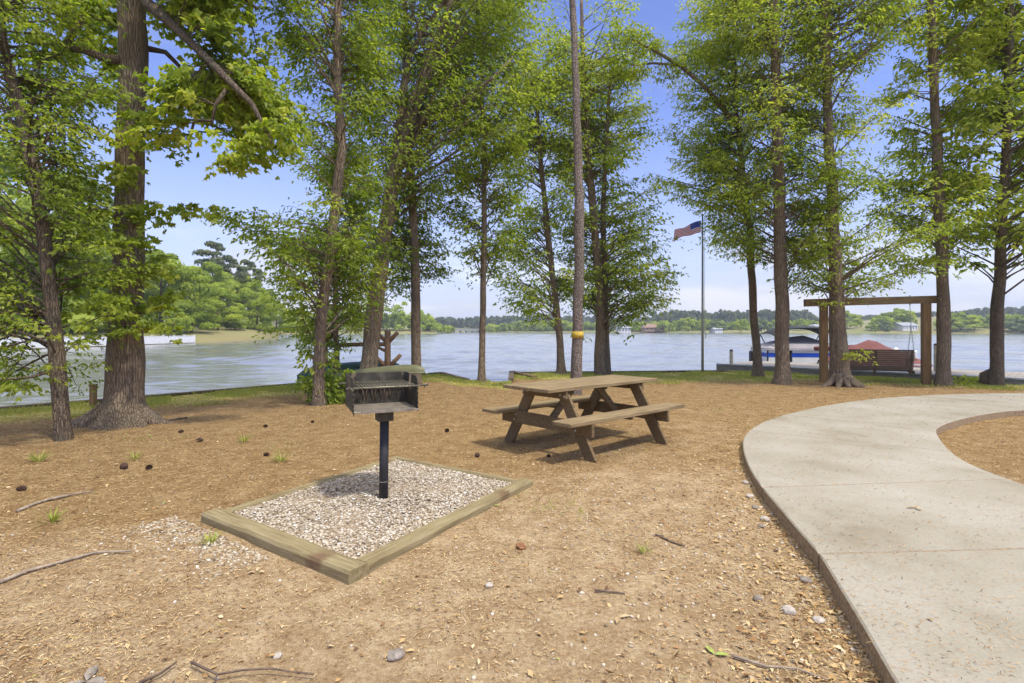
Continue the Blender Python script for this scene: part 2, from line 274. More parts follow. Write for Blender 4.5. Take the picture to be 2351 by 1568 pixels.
def ground_mat():
    m, n, out = mat_new('lakeside_ground'); tc = N(n, 'ShaderNodeTexCoord'); o = tc.outputs['Object']
    f1 = N(n, 'ShaderNodeTexNoise', {'Vector': o, 'Scale': 1.3, 'Detail': 8.0, 'Roughness': 0.65})
    f2 = N(n, 'ShaderNodeTexNoise', {'Vector': o, 'Scale': 38.0, 'Detail': 8.0, 'Roughness': 0.75})
    f3 = N(n, 'ShaderNodeTexNoise', {'Vector': o, 'Scale': 190.0, 'Detail': 4.0, 'Roughness': 0.7})
    a1 = N(n, 'ShaderNodeAttribute', attribute_name='straw'); a2 = N(n, 'ShaderNodeAttribute', attribute_name='turf')
    dirt = ramp(n, f2.outputs[0], [(0.25, (0.20, 0.13, 0.07)), (0.40, (0.42, 0.30, 0.17)), (0.55, (0.56, 0.425, 0.26)), (0.72, (0.70, 0.57, 0.38))])
    straw = ramp(n, f2.outputs[0], [(0.25, (0.10, 0.06, 0.026)), (0.42, (0.29, 0.19, 0.085)), (0.56, (0.42, 0.29, 0.14)), (0.75, (0.60, 0.46, 0.26))])
    turf = ramp(n, f2.outputs[0], [(0.3, (0.30, 0.26, 0.07)), (0.5, (0.50, 0.46, 0.13)), (0.75, (0.66, 0.58, 0.22))])
    def thr(attr, lo, hi):
        s = N(n, 'ShaderNodeMath', {0: f1.outputs[0], 1: 0.5}, operation='SUBTRACT'); s = N(n, 'ShaderNodeMath', {0: s.outputs[0], 1: 1.5}, operation='MULTIPLY')
        t = N(n, 'ShaderNodeMath', {0: attr, 1: s.outputs[0]}, operation='ADD'); return N(n, 'ShaderNodeMapRange', {'Value': t.outputs[0], 'From Min': lo, 'From Max': hi}).outputs[0]
    c = mix(n, thr(a1.outputs['Fac'], 0.25, 0.75), dirt, straw); c = mix(n, thr(a2.outputs['Fac'], 0.35, 0.65), c, turf)
    f4 = N(n, 'ShaderNodeTexNoise', {'Vector': o, 'Scale': 4.5, 'Detail': 7.0, 'Roughness': 0.7}); pt = N(n, 'ShaderNodeMapRange', {'Value': f4.outputs[0], 'From Min': 0.40, 'From Max': 0.62})
    c = mix(n, pt.outputs[0], mix(n, 1.0, c, (0.72, 0.66, 0.60), 'MULTIPLY'), c)
    sp = N(n, 'ShaderNodeMapRange', {'Value': f3.outputs[0], 'From Min': 0.3, 'From Max': 0.7, 'To Min': 0.6, 'To Max': 1.3})
    cc = N(n, 'ShaderNodeCombineColor', {0: sp.outputs[0], 1: sp.outputs[0], 2: sp.outputs[0]}); c = mix(n, 1.0, c, cc.outputs[0], 'MULTIPLY')
    h = N(n, 'ShaderNodeMath', {0: f2.outputs[0], 1: f3.outputs[0]}, operation='ADD')
    bp = N(n, 'ShaderNodeBump', {'Height': h.outputs[0], 'Strength': 0.8, 'Distance': 0.016})
    b = N(n, 'ShaderNodeBsdfPrincipled', {'Base Color': c, 'Roughness': 0.95, 'Normal': bp.outputs[0]}); b.inputs['Specular IOR Level'].default_value = 0.15
    n.links.new(b.outputs[0], out.inputs[0]); return m
def concrete_mat():
    m, n, out = mat_new('concrete'); tc = N(n, 'ShaderNodeTexCoord'); o = tc.outputs['Object']
    g = N(n, 'ShaderNodeNewGeometry')
    f1 = N(n, 'ShaderNodeTexNoise', {'Vector': o, 'Scale': 1.1, 'Detail': 8.0, 'Roughness': 0.6})
    f2 = N(n, 'ShaderNodeTexNoise', {'Vector': o, 'Scale': 60.0, 'Detail': 6.0, 'Roughness': 0.7})
    mp = N(n, 'ShaderNodeMapping', {'Vector': o, 'Scale': (24, 70, 30), 'Rotation': (0, 0, R(-20))}); f3 = N(n, 'ShaderNodeTexNoise', {'Vector': mp.outputs[0], 'Scale': 1.0, 'Detail': 3.0})
    base = ramp(n, f1.outputs[0], [(0.3, (0.25, 0.22, 0.165)), (0.45, (0.32, 0.295, 0.235)), (0.55, (0.35, 0.325, 0.27)), (0.7, (0.39, 0.37, 0.315))])
    s1 = N(n, 'ShaderNodeMapRange', {'Value': f3.outputs[0], 'From Min': 0.57, 'From Max': 0.68, 'To Max': 0.75})
    base = mix(n, s1.outputs[0], base, (0.36, 0.25, 0.15))
    s2 = N(n, 'ShaderNodeMapRange', {'Value': f2.outputs[0], 'From Min': 0.3, 'From Max': 0.7, 'To Min': 0.84, 'To Max': 1.1})
    cc = N(n, 'ShaderNodeCombineColor', {0: s2.outputs[0], 1: s2.outputs[0], 2: s2.outputs[0]}); base = mix(n, 1.0, base, cc.outputs[0], 'MULTIPLY')
    sx = N(n, 'ShaderNodeSeparateXYZ', {0: o}); lo = N(n, 'ShaderNodeMapRange', {'Value': sx.outputs[2], 'From Min': 0.097, 'From Max': 0.085})
    sd_ = ramp(n, f2.outputs[0], [(0.35, (0.16, 0.105, 0.06)), (0.65, (0.40, 0.31, 0.20))]); base = mix(n, lo.outputs[0], base, sd_)
    bp = N(n, 'ShaderNodeBump', {'Height': f2.outputs[0], 'Strength': 0.35, 'Distance': 0.004})
    b = N(n, 'ShaderNodeBsdfPrincipled', {'Base Color': base, 'Roughness': 0.9, 'Normal': bp.outputs[0]}); b.inputs['Specular IOR Level'].default_value = 0.2
    n.links.new(b.outputs[0], out.inputs[0]); return m
def water_mat():
    m, n, out = mat_new('lake_water'); tc = N(n, 'ShaderNodeTexCoord')
    mp = N(n, 'ShaderNodeMapping', {'Vector': tc.outputs['Object'], 'Scale': (0.55, 1.0, 1), 'Rotation': (0, 0, R(12))})
    a = N(n, 'ShaderNodeTexNoise', {'Vector': mp.outputs[0], 'Scale': 2.6, 'Detail': 5.0, 'Roughness': 0.6, 'Distortion': 0.4})
    b_ = N(n, 'ShaderNodeTexNoise', {'Vector': mp.outputs[0], 'Scale': 0.5, 'Detail': 3.0})
    m3 = N(n, 'ShaderNodeMapping', {'Vector': tc.outputs['Object'], 'Scale': (0.16, 0.42, 1), 'Rotation': (0, 0, R(-4))}); c_ = N(n, 'ShaderNodeTexNoise', {'Vector': m3.outputs[0], 'Scale': 0.8, 'Detail': 6.0, 'Roughness': 0.7})
    h = N(n, 'ShaderNodeMath', {0: b_.outputs[0], 1: 1.2}, operation='MULTIPLY'); h = N(n, 'ShaderNodeMath', {0: a.outputs[0], 1: h.outputs[0]}, operation='ADD'); h2 = N(n, 'ShaderNodeMath', {0: c_.outputs[0], 1: 3.5}, operation='MULTIPLY'); h = N(n, 'ShaderNodeMath', {0: h.outputs[0], 1: h2.outputs[0]}, operation='ADD')
    bp = N(n, 'ShaderNodeBump', {'Height': h.outputs[0], 'Strength': 1.0, 'Distance': 0.022})
    b = N(n, 'ShaderNodeBsdfPrincipled', {'Base Color': (0.20, 0.21, 0.205, 1), 'Roughness': 0.10, 'IOR': 1.33, 'Normal': bp.outputs[0]})
    b.inputs['Specular IOR Level'].default_value = 0.75
    n.links.new(b.outputs[0], out.inputs[0]); return m
def far_ground_mat():
    m, n, out = mat_new('far_meadow'); tc = N(n, 'ShaderNodeTexCoord')
    f = N(n, 'ShaderNodeTexNoise', {'Vector': tc.outputs['Object'], 'Scale': 0.03, 'Detail': 8.0})
    c = ramp(n, f.outputs[0], [(0.35, (0.14, 0.17, 0.05)), (0.5, (0.20, 0.20, 0.07)), (0.65, (0.25, 0.20, 0.09))])
    b = N(n, 'ShaderNodeBsdfPrincipled', {'Base Color': c, 'Roughness': 0.95}); n.links.new(b.outputs[0], out.inputs[0]); return m

# ------------------------------------------------------------------ ground, water, far banks
WZ = -0.55
shore_pts = [(-40, -28), (-20, -3.6)] + [tuple(G(*p)[:2]) for p in ((0, 941), (340, 913), (680, 884), (985, 861), (1014, 859), (1072, 875), (1173, 877))]
shore_pts += [(shore_pts[-1][0] + 0.02, G(1174, 858)[1])] + [tuple(G(*p)[:2]) for p in ((1400, 856), (1640, 854))] + [(8.3, 16.9), (12.9, 12.45), (30, -6.5), (60, -40)]
SX = [p[0] for p in shore_pts]; SY = [p[1] for p in shore_pts]
def ground_z(x, y): return 0.025 * noise.noise(Vector((x * 0.5, y * 0.5, 3))) + 0.010 * noise.noise(Vector((x * 2.3, y * 2.3, 8)))
xs = np.concatenate([np.linspace(-38, -12, 30)[:-1], np.arange(-12, 17, 0.11), np.linspace(17, 45, 34)]); ys = np.concatenate([np.linspace(-35, 0.4, 30)[:-1], np.arange(0.4, 18.6, 0.10)])
XX, YY = np.meshgrid(xs, ys); nx, ny = len(xs), len(ys)
sh = np.interp(XX, SX, SY); Z0 = np.array([ground_z(a, b) for a, b in zip(XX.ravel(), YY.ravel())]).reshape(XX.shape)
edge = np.clip((sh - YY), -5, 50)
PIT = [G(461, 1182, .045), G(799, 1320, .045), G(1222, 1103, .045), G(910, 1046, .035)]   # west, south, east, north corners
def in_pit(x, y, pad=0.0):
    c = sum((Vector((p.x, p.y)) for p in PIT), Vector((0, 0))) / 4
    for i in range(4):
        a, b = PIT[i], PIT[(i + 1) % 4]; e = Vector((b.x - a.x, b.y - a.y)).normalized(); nn = Vector((-e.y, e.x))
        if (Vector((x, y)) - Vector((a.x, a.y))).dot(nn) < pad: return False
    return True
Zg = np.where(edge < 0, -1.3, Z0)
idx = np.arange(nx * ny).reshape(ny, nx)
FQ = np.stack([idx[:-1, :-1], idx[:-1, 1:], idx[1:, 1:], idx[1:, :-1]], -1).reshape(-1, 4)
def sm(a, lo, hi): t = np.clip((a - lo) / (hi - lo), 0, 1); return t * t * (3 - 2 * t)
straw = np.clip(sm(YY, 2.6, 5.0) * 0.75 + sm(-XX - 0.22 * YY, 0.2, 2.4) * 0.35 - 0.55 * np.exp(-((XX - 1.6) ** 2 / 2.2 + (YY - 4.0) ** 2 / 3.0)) + 0.2 * (YY > 5), 0.12, 1)
straw = np.clip(straw - 0.35 * np.exp(-((XX - 3.2) ** 2 / 3 + (YY - 7.0) ** 2 / 5)), 0, 1)
gw = np.interp(XX, [-12, -6, -3, -1, 0.3, 3, 6, 9, 12, 14], [2.9, 2.9, 2.8, 1.2, 2.2, 3.0, 3.4, 3.0, 1.3, 0.6])
turf = 1 - sm(edge, gw * 0.45, gw * 1.25)
inner = (XX > 4) & (YY < 8)
me = np_mesh('ground', np.stack([XX, YY, Zg], -1).reshape(-1, 3), FQ, ground_mat(), [('straw', 'POINT', straw.ravel()), ('turf', 'POINT', turf.ravel())], True)
tag(link('ground', me), kind='structure')
WM = water_mat(); mw = MB(); mw.add([(-3000, -60, WZ - .14), (3000, -60, WZ - .14), (3000, 5000, WZ - .14), (-3000, 5000, WZ - .14)], [(0, 1, 2, 3)]); tag(mw.build('distant_water', WM), kind='structure')
nrw, ncw = 640, 440; rr_ = 8.0 * (470 / 8.0) ** (np.arange(nrw) / (nrw - 1)); th_ = np.linspace(R(-58), R(60), ncw); RRr, TTt = np.meshgrid(rr_, th_, indexing='ij'); WX, WY = RRr * np.sin(TTt), RRr * np.cos(TTt); HH = np.zeros_like(WX); spc = RRr * .0064
gust = np.array([[noise.noise(Vector((a * .05, b * .11, 2))) for a, b in zip(WX[i, ::8], WY[i, ::8])] for i in range(0, nrw, 8)]); gust = np.repeat(np.repeat(gust, 8, 0), 8, 1)[:nrw, :ncw]
rwv = np.random.default_rng(5)
for k in range(44):
    lam = .35 * (9.0 / .35) ** (k / 43); dr_ = rwv.normal(R(8), R(30)); kx, ky = math.sin(dr_) * 2 * math.pi / lam, math.cos(dr_) * 2 * math.pi / lam; am = .0048 * lam ** .5
    HH += am * np.sin(kx * WX + ky * WY + rwv.uniform(0, 6.28) + .8 * np.sin(WX * .31 / lam ** .5 + k)) * np.clip((lam / spc - 3) / 3, 0, 1)
HH *= np.clip(1 + 1.1 * gust, .45, 1.6)
idw = np.arange(nrw * ncw).reshape(nrw, ncw); FW = np.stack([idw[:-1, :-1], idw[1:, :-1], idw[1:, 1:], idw[:-1, 1:]], -1).reshape(-1, 4)
tag(link('water', np_mesh('water', np.stack([WX, WY, WZ + HH], -1).reshape(-1, 3), FW, WM, None, True)), kind='structure')

# far banks as one terrain: shore polyline, rows run away from the eye
bank = [(-90, -20, .3), (-60, 25, .3), (-50, 49, .5), (-45.5, 75, .5), (-46, 92, .8), (-50, 112, .8), (-62, 135, 1), (-100, 190, 1), (-112, 242, .6), (-60, 248, .5), (-36, 252, .4), (-44, 300, .4), (-60, 420, .5), (-16, 425, .5),
        (-22, 372, .4), (20, 366, .4), (60, 352, .6), (90, 335, 0.2), (130, 300, 0.3), (175, 278, 0.8), (215, 262, 1.3), (262, 252, 0.9), (330, 250, 0.8), (420, 200, 1), (420, 60, 1), (400, -20, 1)]
rows = [(0, -0.7), (0.6, -0.25), (8, 0.7), (25, 1.5), (60, 2.6), (140, 5.0), (400, 10), (2500, 24)]
def bank_h(x, y, d, base, mult): return base if d < 1 else base * mult + 0.0
V = []; hillf = []
for bx, by, ml in bank:
    u = Vector((bx, by, 0)).normalized()
    for d, hz in rows: V.append((bx + u.x * d, by + u.y * d, hz if d < 1 else min(hz * (0.6 + ml), 30) - 0.3))
nr = len(rows); FB = [(i * nr + k, i * nr + k + 1, (i + 1) * nr + k + 1, (i + 1) * nr + k) for i in range(len(bank) - 1) for k in range(nr - 1)]
tag(link('far_banks', np_mesh('far_banks', V, FB, far_ground_mat(), None, True)), kind='structure')
def bank_z(x, y):
    p = Vector((x, y)); best = None; an = math.atan2(x, y)
    for i in range(len(bank) - 1):
        a0 = math.atan2(bank[i][0], bank[i][1]); a1 = math.atan2(bank[i + 1][0], bank[i + 1][1])
        if a1 > a0 and a0 <= an <= a1:
            t = (an - a0) / (a1 - a0); r0 = math.hypot(*bank[i][:2]); r1 = math.hypot(*bank[i + 1][:2]); d = p.length - (r0 + (r1 - r0) * t)
            if d > -3 and (best is None or d < best[0]): best = (d, bank[i][2] + (bank[i + 1][2] - bank[i][2]) * t)
    if best is None: return 0.2
    d, ml = best; hz = float(np.interp(d, [r[0] for r in rows], [r[1] for r in rows])); return hz if d < 1 else min(hz * (0.6 + ml), 30) - 0.3

# ------------------------------------------------------------------ leaves and trees
def leaves(name, Pp, D, U, L, W, tint, mat, lobes=1, fold=0.12):
    n = len(Pp); Ls = L[:, None]; Ws = W[:, None]; VV = []; TT = []
    for a, sc_ in ((0, 1.0),) if lobes == 1 else ((0, 1.0), (0.95, 0.8), (-0.95, 0.8)):
        S0 = unit(np.cross(D, U)); d = D * math.cos(a) + S0 * math.sin(a); S = unit(np.cross(d, U)); l = Ls * sc_
        VV.append(np.stack([Pp, Pp + d * l * .45 + S * Ws / 2 + U * Ls * fold, Pp + d * l - U * Ls * .08, Pp + d * l * .45 - S * Ws / 2 + U * Ls * fold], 1)); TT.append(tint)
    VV = np.concatenate(VV).reshape(-1, 3); FQ = np.arange(len(VV)).reshape(-1, 4)
    return np_mesh(name, VV, FQ, mat, [('tint', 'FACE', np.clip(np.concatenate(TT), 0, 1))])
def spray_leaves(sp, per, ll, lw, tint0, spread=0.42, flat=0.34):
    """sp: list of (centre, outward dir, size, tint offset) -> arrays of leaf data"""
    n = len(sp); c = np.array([s[0] for s in sp]); d = unit(np.array([s[1] for s in sp])); sz = np.array([s[2] for s in sp]); tt = np.array([s[3] for s in sp])
    c = np.repeat(c, per, 0); d = np.repeat(d, per, 0); sz = np.repeat(sz, per); tt = np.repeat(tt, per); m = len(c)
    side = unit(np.cross(d, np.array([0, 0, 1.0]))); up = np.cross(side, d)
    # five twigs fan out from each spray origin
    tw = RNG.integers(0, 5, m); ang = (tw - 2) * 0.5 + RNG.normal(0, 0.07, m); t = RNG.uniform(0.05, 1, m) ** 0.7
    td = d * np.cos(ang)[:, None] + side * np.sin(ang)[:, None]
    lift = np.repeat(RNG.normal(0, flat, (n, 5)).ravel().reshape(n, 5), per, 0)[np.arange(m), tw]
    pos = c + td * (t * sz)[:, None] + up * (lift * t * sz * 0.8)[:, None] - np.array([0, 0, 1.0]) * (0.25 * t * t * sz)[:, None] + RNG.normal(0, 0.03, (m, 3)) * sz[:, None]
    sgn = RNG.choice([-1, 1], m)[:, None]; ld = unit(td * 0.6 + np.cross(td, np.array([0, 0, 1.0])) * sgn * 0.6 + RNG.normal(0, 0.35, (m, 3)) - np.array([0, 0, 0.55]))
    U = unit(np.array([0, -.25, 0.8]) + RNG.normal(0, 0.6, (m, 3))); U = unit(U - ld * np.sum(U * ld, 1)[:, None])
    L = ll * 1.06 * RNG.uniform(0.7, 1.25, m); W = lw * 1.15 * RNG.uniform(0.8, 1.2, m)
    return pos, ld, U, L, W, tint0 + .13 + tt + RNG.normal(0, 0.12, m)
def trunk_at(pts, z):
    for i in range(len(pts) - 1):
        if pts[i][0].z <= z <= pts[i + 1][0].z:
            t = (z - pts[i][0].z) / max(1e-6, pts[i + 1][0].z - pts[i][0].z); return pts[i][0].lerp(pts[i + 1][0], t), pts[i][1] * (1 - t) + pts[i + 1][1] * t
    return (pts[0] if z < pts[0][0].z else pts[-1])
def tree(name, label, bx, by, path, prof, nl, per=26, ll=0.085, lw=0.032, tint=0.45, mat='leaf', bk='bark', flare=1.35, lobes=1, depth=None, forks=(), limbs=(), sprs=5, size=0.42, extra=(), seg=12, density=None, zbase=0.0, shrink=4, push=0.0, attach=False, bbk=None):
    rs = random.Random(hash(name + str(bx)) if False else int(bx * 31 + by)); base = G(bx, by); Y = base.y; base.z = ground_z(base.x, base.y) - 0.02
    T = thing(name, label, 'tree', base)
    def topts(pa, y0=None):
        out = []
        for k, (x, y, wd) in enumerate(pa):
            out.append((P(x, y, Y), wd * .92 / F * Y / 2 / math.hypot(1, (x - CX) / F)))
        return out
    pts = topts(path); pts[0] = (Vector((pts[0][0].x, Y, base.z - 0.05)), pts[0][1])
    # trunk: resampled, root flare at the foot
    def trunkmesh(mb, pp, fl):
        q = []; rr = []
        for i in range(len(pp) - 1):
            a, ra = pp[i]; b, rb = pp[i + 1]; k = max(3, int((b - a).length / 0.22))
            for j in range(k): t = j / k; p = a.lerp(b, t); q.append(p + Vector((noise.noise(Vector((p.z * .9, bx, 0))), noise.noise(Vector((p.z * .9, bx, 5))), 0)) * 0.03); rr.append(ra * (1 - t) + rb * t)
        q.append(pp[-1][0]); rr.append(pp[-1][1])
        if fl: 
            z0 = q[0].z; rr = [r * (1 + (fl - 1) * math.exp(-(p.z - z0) / 0.16)) for r, p in zip(rr, q)]
            ins = [q[0] + (q[1] - q[0]) * f for f in (0.33, 0.66)]; r1 = pp[0][1]
            q[1:1] = ins; rr[1:1] = [r1 * (1 + (fl - 1) * math.exp(-(p.z - z0) / 0.16)) for p in ins]
        mb.tube(q, rr, seg, wob=0.16)
    mb = MB(); trunkmesh(mb, pts, flare); mb.build('trunk', M[bk], T, world=True)
    LP = []
    for lb in limbs:
        l3 = [(P(x, y, Y + dz), wd / F * Y / 2) for x, y, wd, dz in lb]
        for i in range(len(l3) - 1): LP += [(l3[i][0].lerp(l3[i + 1][0], t), l3[i][1]) for t in (0, .25, .5, .75)]
    mbr = MB()
    for f in forks: trunkmesh(mbr, topts(f), 0)
    for lb in limbs:
        lp = [(P(x, y, Y + dz), wd / F * Y / 2) for x, y, wd, dz in lb]; mbr.tube([p for p, r in lp], [r for p, r in lp], 7, wob=0.15)
    sp = []
    ys_ = [p[0] for p in prof]; area = sum((prof[i + 1][0] - prof[i][0]) * (prof[i][2] - prof[i][1] + prof[i + 1][2] - prof[i + 1][1]) / 2 for i in range(len(prof) - 1))
    k = 0; guard = 0
    nl = int(nl * .69)
    while k < nl and guard < nl * 30:
        guard += 1
        y = rs.uniform(ys_[0], ys_[-1]); xl = interp(y, ys_, [p[1] for p in prof]); xr = interp(y, ys_, [p[2] for p in prof]); xl += shrink; xr -= shrink
        wmax = max(p[2] - p[1] for p in prof)
        if rs.random() > (xr - xl) / wmax: continue
        x = rs.uniform(xl, xr); hw = (xr - xl) / 2 / F * Y; mid = (xl + xr) / 2
        dd = depth if depth else min(hw, 2.2); f = max(0.0, 1 - ((x - mid) / max(1, (xr - xl) / 2)) ** 2) ** 0.5
        dy = rs.uniform(-1, 1) * dd * (0.25 + 0.75 * f); txp = interp(y, [q_[1] for q_ in path][::-1], [q_[0] for q_ in path][::-1])
        if abs(x - txp) < 50 and rs.random() < .75: dy = abs(dy)
        dy += push; tip = P(x, y, Y); tip.y += dy   # depth offset keeps the tip at its height
        if noise.noise(Vector((tip.x * 0.9, tip.y * 0.9, tip.z * 1.5)) + Vector((bx, 0, 0))) < ((density + .05) if density is not None else -0.18): continue
        hd = math.hypot(tip.x - pts[0][0].x, dy); tz = tip.z - 0.48 * hd - 0.1 + rs.gauss(0, .3); a, ra = trunk_at(pts, max(tz, pts[0][0].z + rs.uniform(.8, 1.7)))
        if attach: a, ra = min(LP, key=lambda q_: (q_[0] - tip).length)
        m_ = a.lerp(tip, 0.5) + Vector((rs.uniform(-.1, .1), rs.uniform(-.1, .1), 0.10 * (tip - a).length * rs.uniform(0, 1))); L = (tip - a).length
        r0 = min(ra * 0.4, 0.006 + 0.007 * L); q = []; rr = []
        for i in range(6): t = i / 5; q.append(a * (1 - t) ** 2 + m_ * 2 * t * (1 - t) + tip * t * t + Vector((rs.uniform(-1, 1), rs.uniform(-1, 1), rs.uniform(-1, 1))) * 0.035 * (0 < i < 5)); rr.append(r0 * (1 - t) + 0.003)
        mbr.tube(q, rr, 4, cap=False)
        out = (tip - a); out.z *= 0.3; out.normalize(); side = out.cross(Vector((0, 0, 1)))
        tl = rs.gauss(0, 0.13)
        for s in range(sprs):
            t = 1 - (s / sprs) * min(0.75, 1.5 / max(L, .5)) if s else 1.0
            i = min(4, int(t * 5)); p = q[i].lerp(q[i + 1], t * 5 - i); sd = rs.choice((-1, 1)) * rs.uniform(0.2, 1.0) * (s > 0)
            dr = (out + side * sd).normalized(); st = p + dr * 0.06; sz = size * rs.uniform(0.75, 1.35)
            mbr.tube([p, p + dr * sz * .5, p + dr * sz * 0.95 - Vector((0, 0, 0.2 * sz))], [0.006, 0.004, 0.002], 3, cap=False)
            sp.append((tuple(st), tuple(dr), sz, tl + rs.gauss(0, 0.07) + 0.06 * (tip.z - 4) / 4))  # higher sprays tinted yellower: sunlit tops put into the leaf colour
        k += 1
    for x, y, dy, cnt, rad in extra:
        for s in range(cnt):
            c = P(x, y, Y + dy) + Vector((rs.gauss(0, rad), rs.gauss(0, rad), rs.gauss(0, rad * .6))); an = rs.uniform(0, 6.28)
            sp.append((tuple(c), (math.cos(an), math.sin(an), rs.uniform(-.2, .1)), size * rs.uniform(.5, .9), rs.gauss(0.12, 0.1)))
            mbr.tube([c, c + Vector((math.cos(an), math.sin(an), -0.1)) * size * .6], [0.005, 0.002], 3, cap=False)
    if mbr.v: mbr.build('branches', M[bbk or bk], T, world=True)
    if sp:
        me = leaves('crown', *spray_leaves(sp, per, ll, lw, tint), M[mat], lobes); link('crown', me, T, world=True)
    return T

# (name, label, base x, base y, trunk path, crown profile ...) read off the photograph in 2351-wide units and put at each tree's own distance
tree('water_oak_tree', 'slender dark crooked tree beside the huge trunk, leafy down to the waterline', 148, 1010,
     [(148, 1012, 50), (138, 900, 44), (128, 790, 42), (112, 640, 40), (96, 500, 38), (74, 390, 36), (50, 280, 34), (22, 150, 30), (-5, 20, 26), (-30, -180, 20)],
     [(-260, -260, 200), (0, -200, 170), (150, -160, 230), (300, -140, 240), (420, -160, 200), (600, -160, 262), (700, -160, 262), (762, -160, 235), (785, -100, 110), (920, -100, 110)],
     290, 26, 0.066, 0.028, 0.42, bk='bark_dark', flare=1.12, depth=1.1, sprs=5, size=0.30, density=-0.08, extra=[(60, 760, 0, 10, .3), (230, 760, 0.2, 6, .2), (250, 690, -.2, 8, .15), (30, 860, -0.2, 10, .22), (90, 880, -0.2, 6, .15)])
T2 = tree('maple_tree', 'huge thick trunk with flared roots and broad maple leaves', 285, 975,
     [(285, 978, 128), (284, 930, 112), (286, 870, 100), (291, 760, 90), (294, 600, 82), (297, 450, 76), (301, 300, 72), (303, 180, 78), (305, 80, 74), (300, -60, 70), (300, -300, 50)],
     [(-300, 300, 640), (0, 350, 610), (120, 360, 610), (200, 360, 620), (300, 365, 640), (370, 375, 600)],
     200, 22, 0.078, 0.044, 0.50, lobes=3, depth=1.0, push=.0, attach=True, bbk='bark_dark', sprs=5, size=0.36, flare=1.5, seg=28, density=-0.02,
     limbs=[[(335, 5, 26, -.3), (400, 60, 20, -.5), (450, 110, 17, -.7), (520, 180, 14, -.9), (580, 240, 10, -1.0), (625, 330, 6, -1.1)], [(520, 205, 9, -.9), (495, 240, 7, -.9), (485, 290, 5, -.9)], [(330, 110, 16, .1), (380, 120, 12, .3), (430, 170, 9, .4), (450, 260, 7, .4), (430, 340, 5, .4)], [(335, -120, 20, 0), (420, -100, 14, .2), (520, -40, 10, .2), (590, 20, 7, 0)], [(300, 140, 22, 0), (245, 135, 18, -.3), (190, 115, 15, -.4), (150, 112, 15, -.4), (165, 80, 15, -.4), (195, 40, 13, -.4)]],
     extra=[(200, 40, .4, 22, .22), (150, 90, .3, 14, .2), (230, 130, .4, 18, .18), (235, 20, .5, 16, .2), (240, 200, .5, 8, .13), (290, 390, -.5, 5, .09), (285, 560, -.5, 6, .10), (300, 320, -.5, 2, .06), (420, 480, 0, 7, .18), (370, 500, 0, 5, .15), (355, 620, 0, 8, .15), (375, 690, .1, 6, .15), (250, 700, -.4, 8, .15), (330, 740, -.3, 5, .12), (590, 330, -1, 14, .22), (540, 360, -1, 8, .18), (620, 300, -1, 6, .15)])
# buttress roots of the big trunk
mbq = MB(); b0 = G(285, 975)
for a, ln, r in ((200, 0.95, .20), (165, .55, .15), (250, .55, .17), (290, .5, .16), (335, .62, .17), (10, .8, .15), (60, .5, .15), (120, .5, .15), (225, .6, .12)):
    d = Vector((math.cos(R(a)), math.sin(R(a)), 0)); q = [b0 + d * (0.03 + ln * t * .85) + Vector((0, 0, 0.50 * (1 - t) ** 2.6 - .04)) for t in np.linspace(0, 1, 8)]
    mbq.tube(q, [r * (.72 + .28 * math.sin(3 * t) - .55 * t) for t in np.linspace(0, 1, 8)], 9, wob=.3)
mbq.build('roots', M['bark'], T2, world=True)
tree('leaning_oak_tree', 'leaning reddish brown tree rising from the bushy shrub, knobby trunk', 736, 930,
     [(733, 932, 36), (731, 860, 31), (735, 780, 30), (748, 650, 26), (762, 540, 25), (776, 420, 24), (785, 340, 23), (776, 220, 22), (774, 120, 20), (776, -100, 18), (780, -280, 14)],
     [(-280, 650, 900), (0, 650, 880), (120, 665, 870), (300, 680, 860), (380, 690, 850), (430, 650, 850), (480, 570, 850), (600, 610, 840), (700, 660, 840)],
     290, 24, 0.085, 0.034, 0.40, depth=2.0, density=-0.12, sprs=6, size=0.40, extra=[(520, 488, 0, 5, .15), (560, 500, 0, 7, .18)], limbs=[[(640, 620, 6, 0), (700, 655, 8, 0), (735, 700, 10, 0)]])
tree('thin_oak_tree', 'thin straight dark tree standing between the leaning tree and the canoe rack', 772, 886,
     [(772, 888, 15), (772, 800, 14), (770, 640, 13), (768, 500, 12), (770, 300, 10)],
     [(300, 700, 840), (560, 680, 850), (680, 640, 840), (760, 640, 845), (795, 660, 800)],
     120, 24, 0.10, 0.036, 0.48, bk='bark_dark', depth=1.6, sprs=5, size=0.42, density=-.12)
tree('forked_oak_tree', 'tall forked oak leaning over the upturned olive canoe', 842, 893,
     [(838, 897, 54), (848, 820, 44), (861, 710, 42), (874, 610, 38), (888, 500, 37), (905, 400, 36), (930, 310, 34), (955, 230, 32), (985, 150, 28), (1010, 80, 24), (1038, 0, 22), (1080, -150, 18), (1100, -300, 12)],
     [(-300, 780, 1250), (0, 780, 1180), (150, 800, 1210), (300, 800, 1185), (400, 800, 1050), (480, 800, 960), (600, 800, 960), (680, 820, 930)],
     380, 24, 0.095, 0.036, 0.36, depth=2.4, forks=[[(905, 400, 22), (915, 300, 20), (925, 210, 20), (940, 130, 15), (980, 60, 12), (1022, 0, 10), (1060, -100, 8)]], sprs=6, size=0.44, density=-.12,
     limbs=[[(950, 290, 16, 0), (1030, 262, 12, -.2), (1080, 215, 10, -.3), (1130, 180, 8, -.4), (1180, 130, 6, -.4)]])
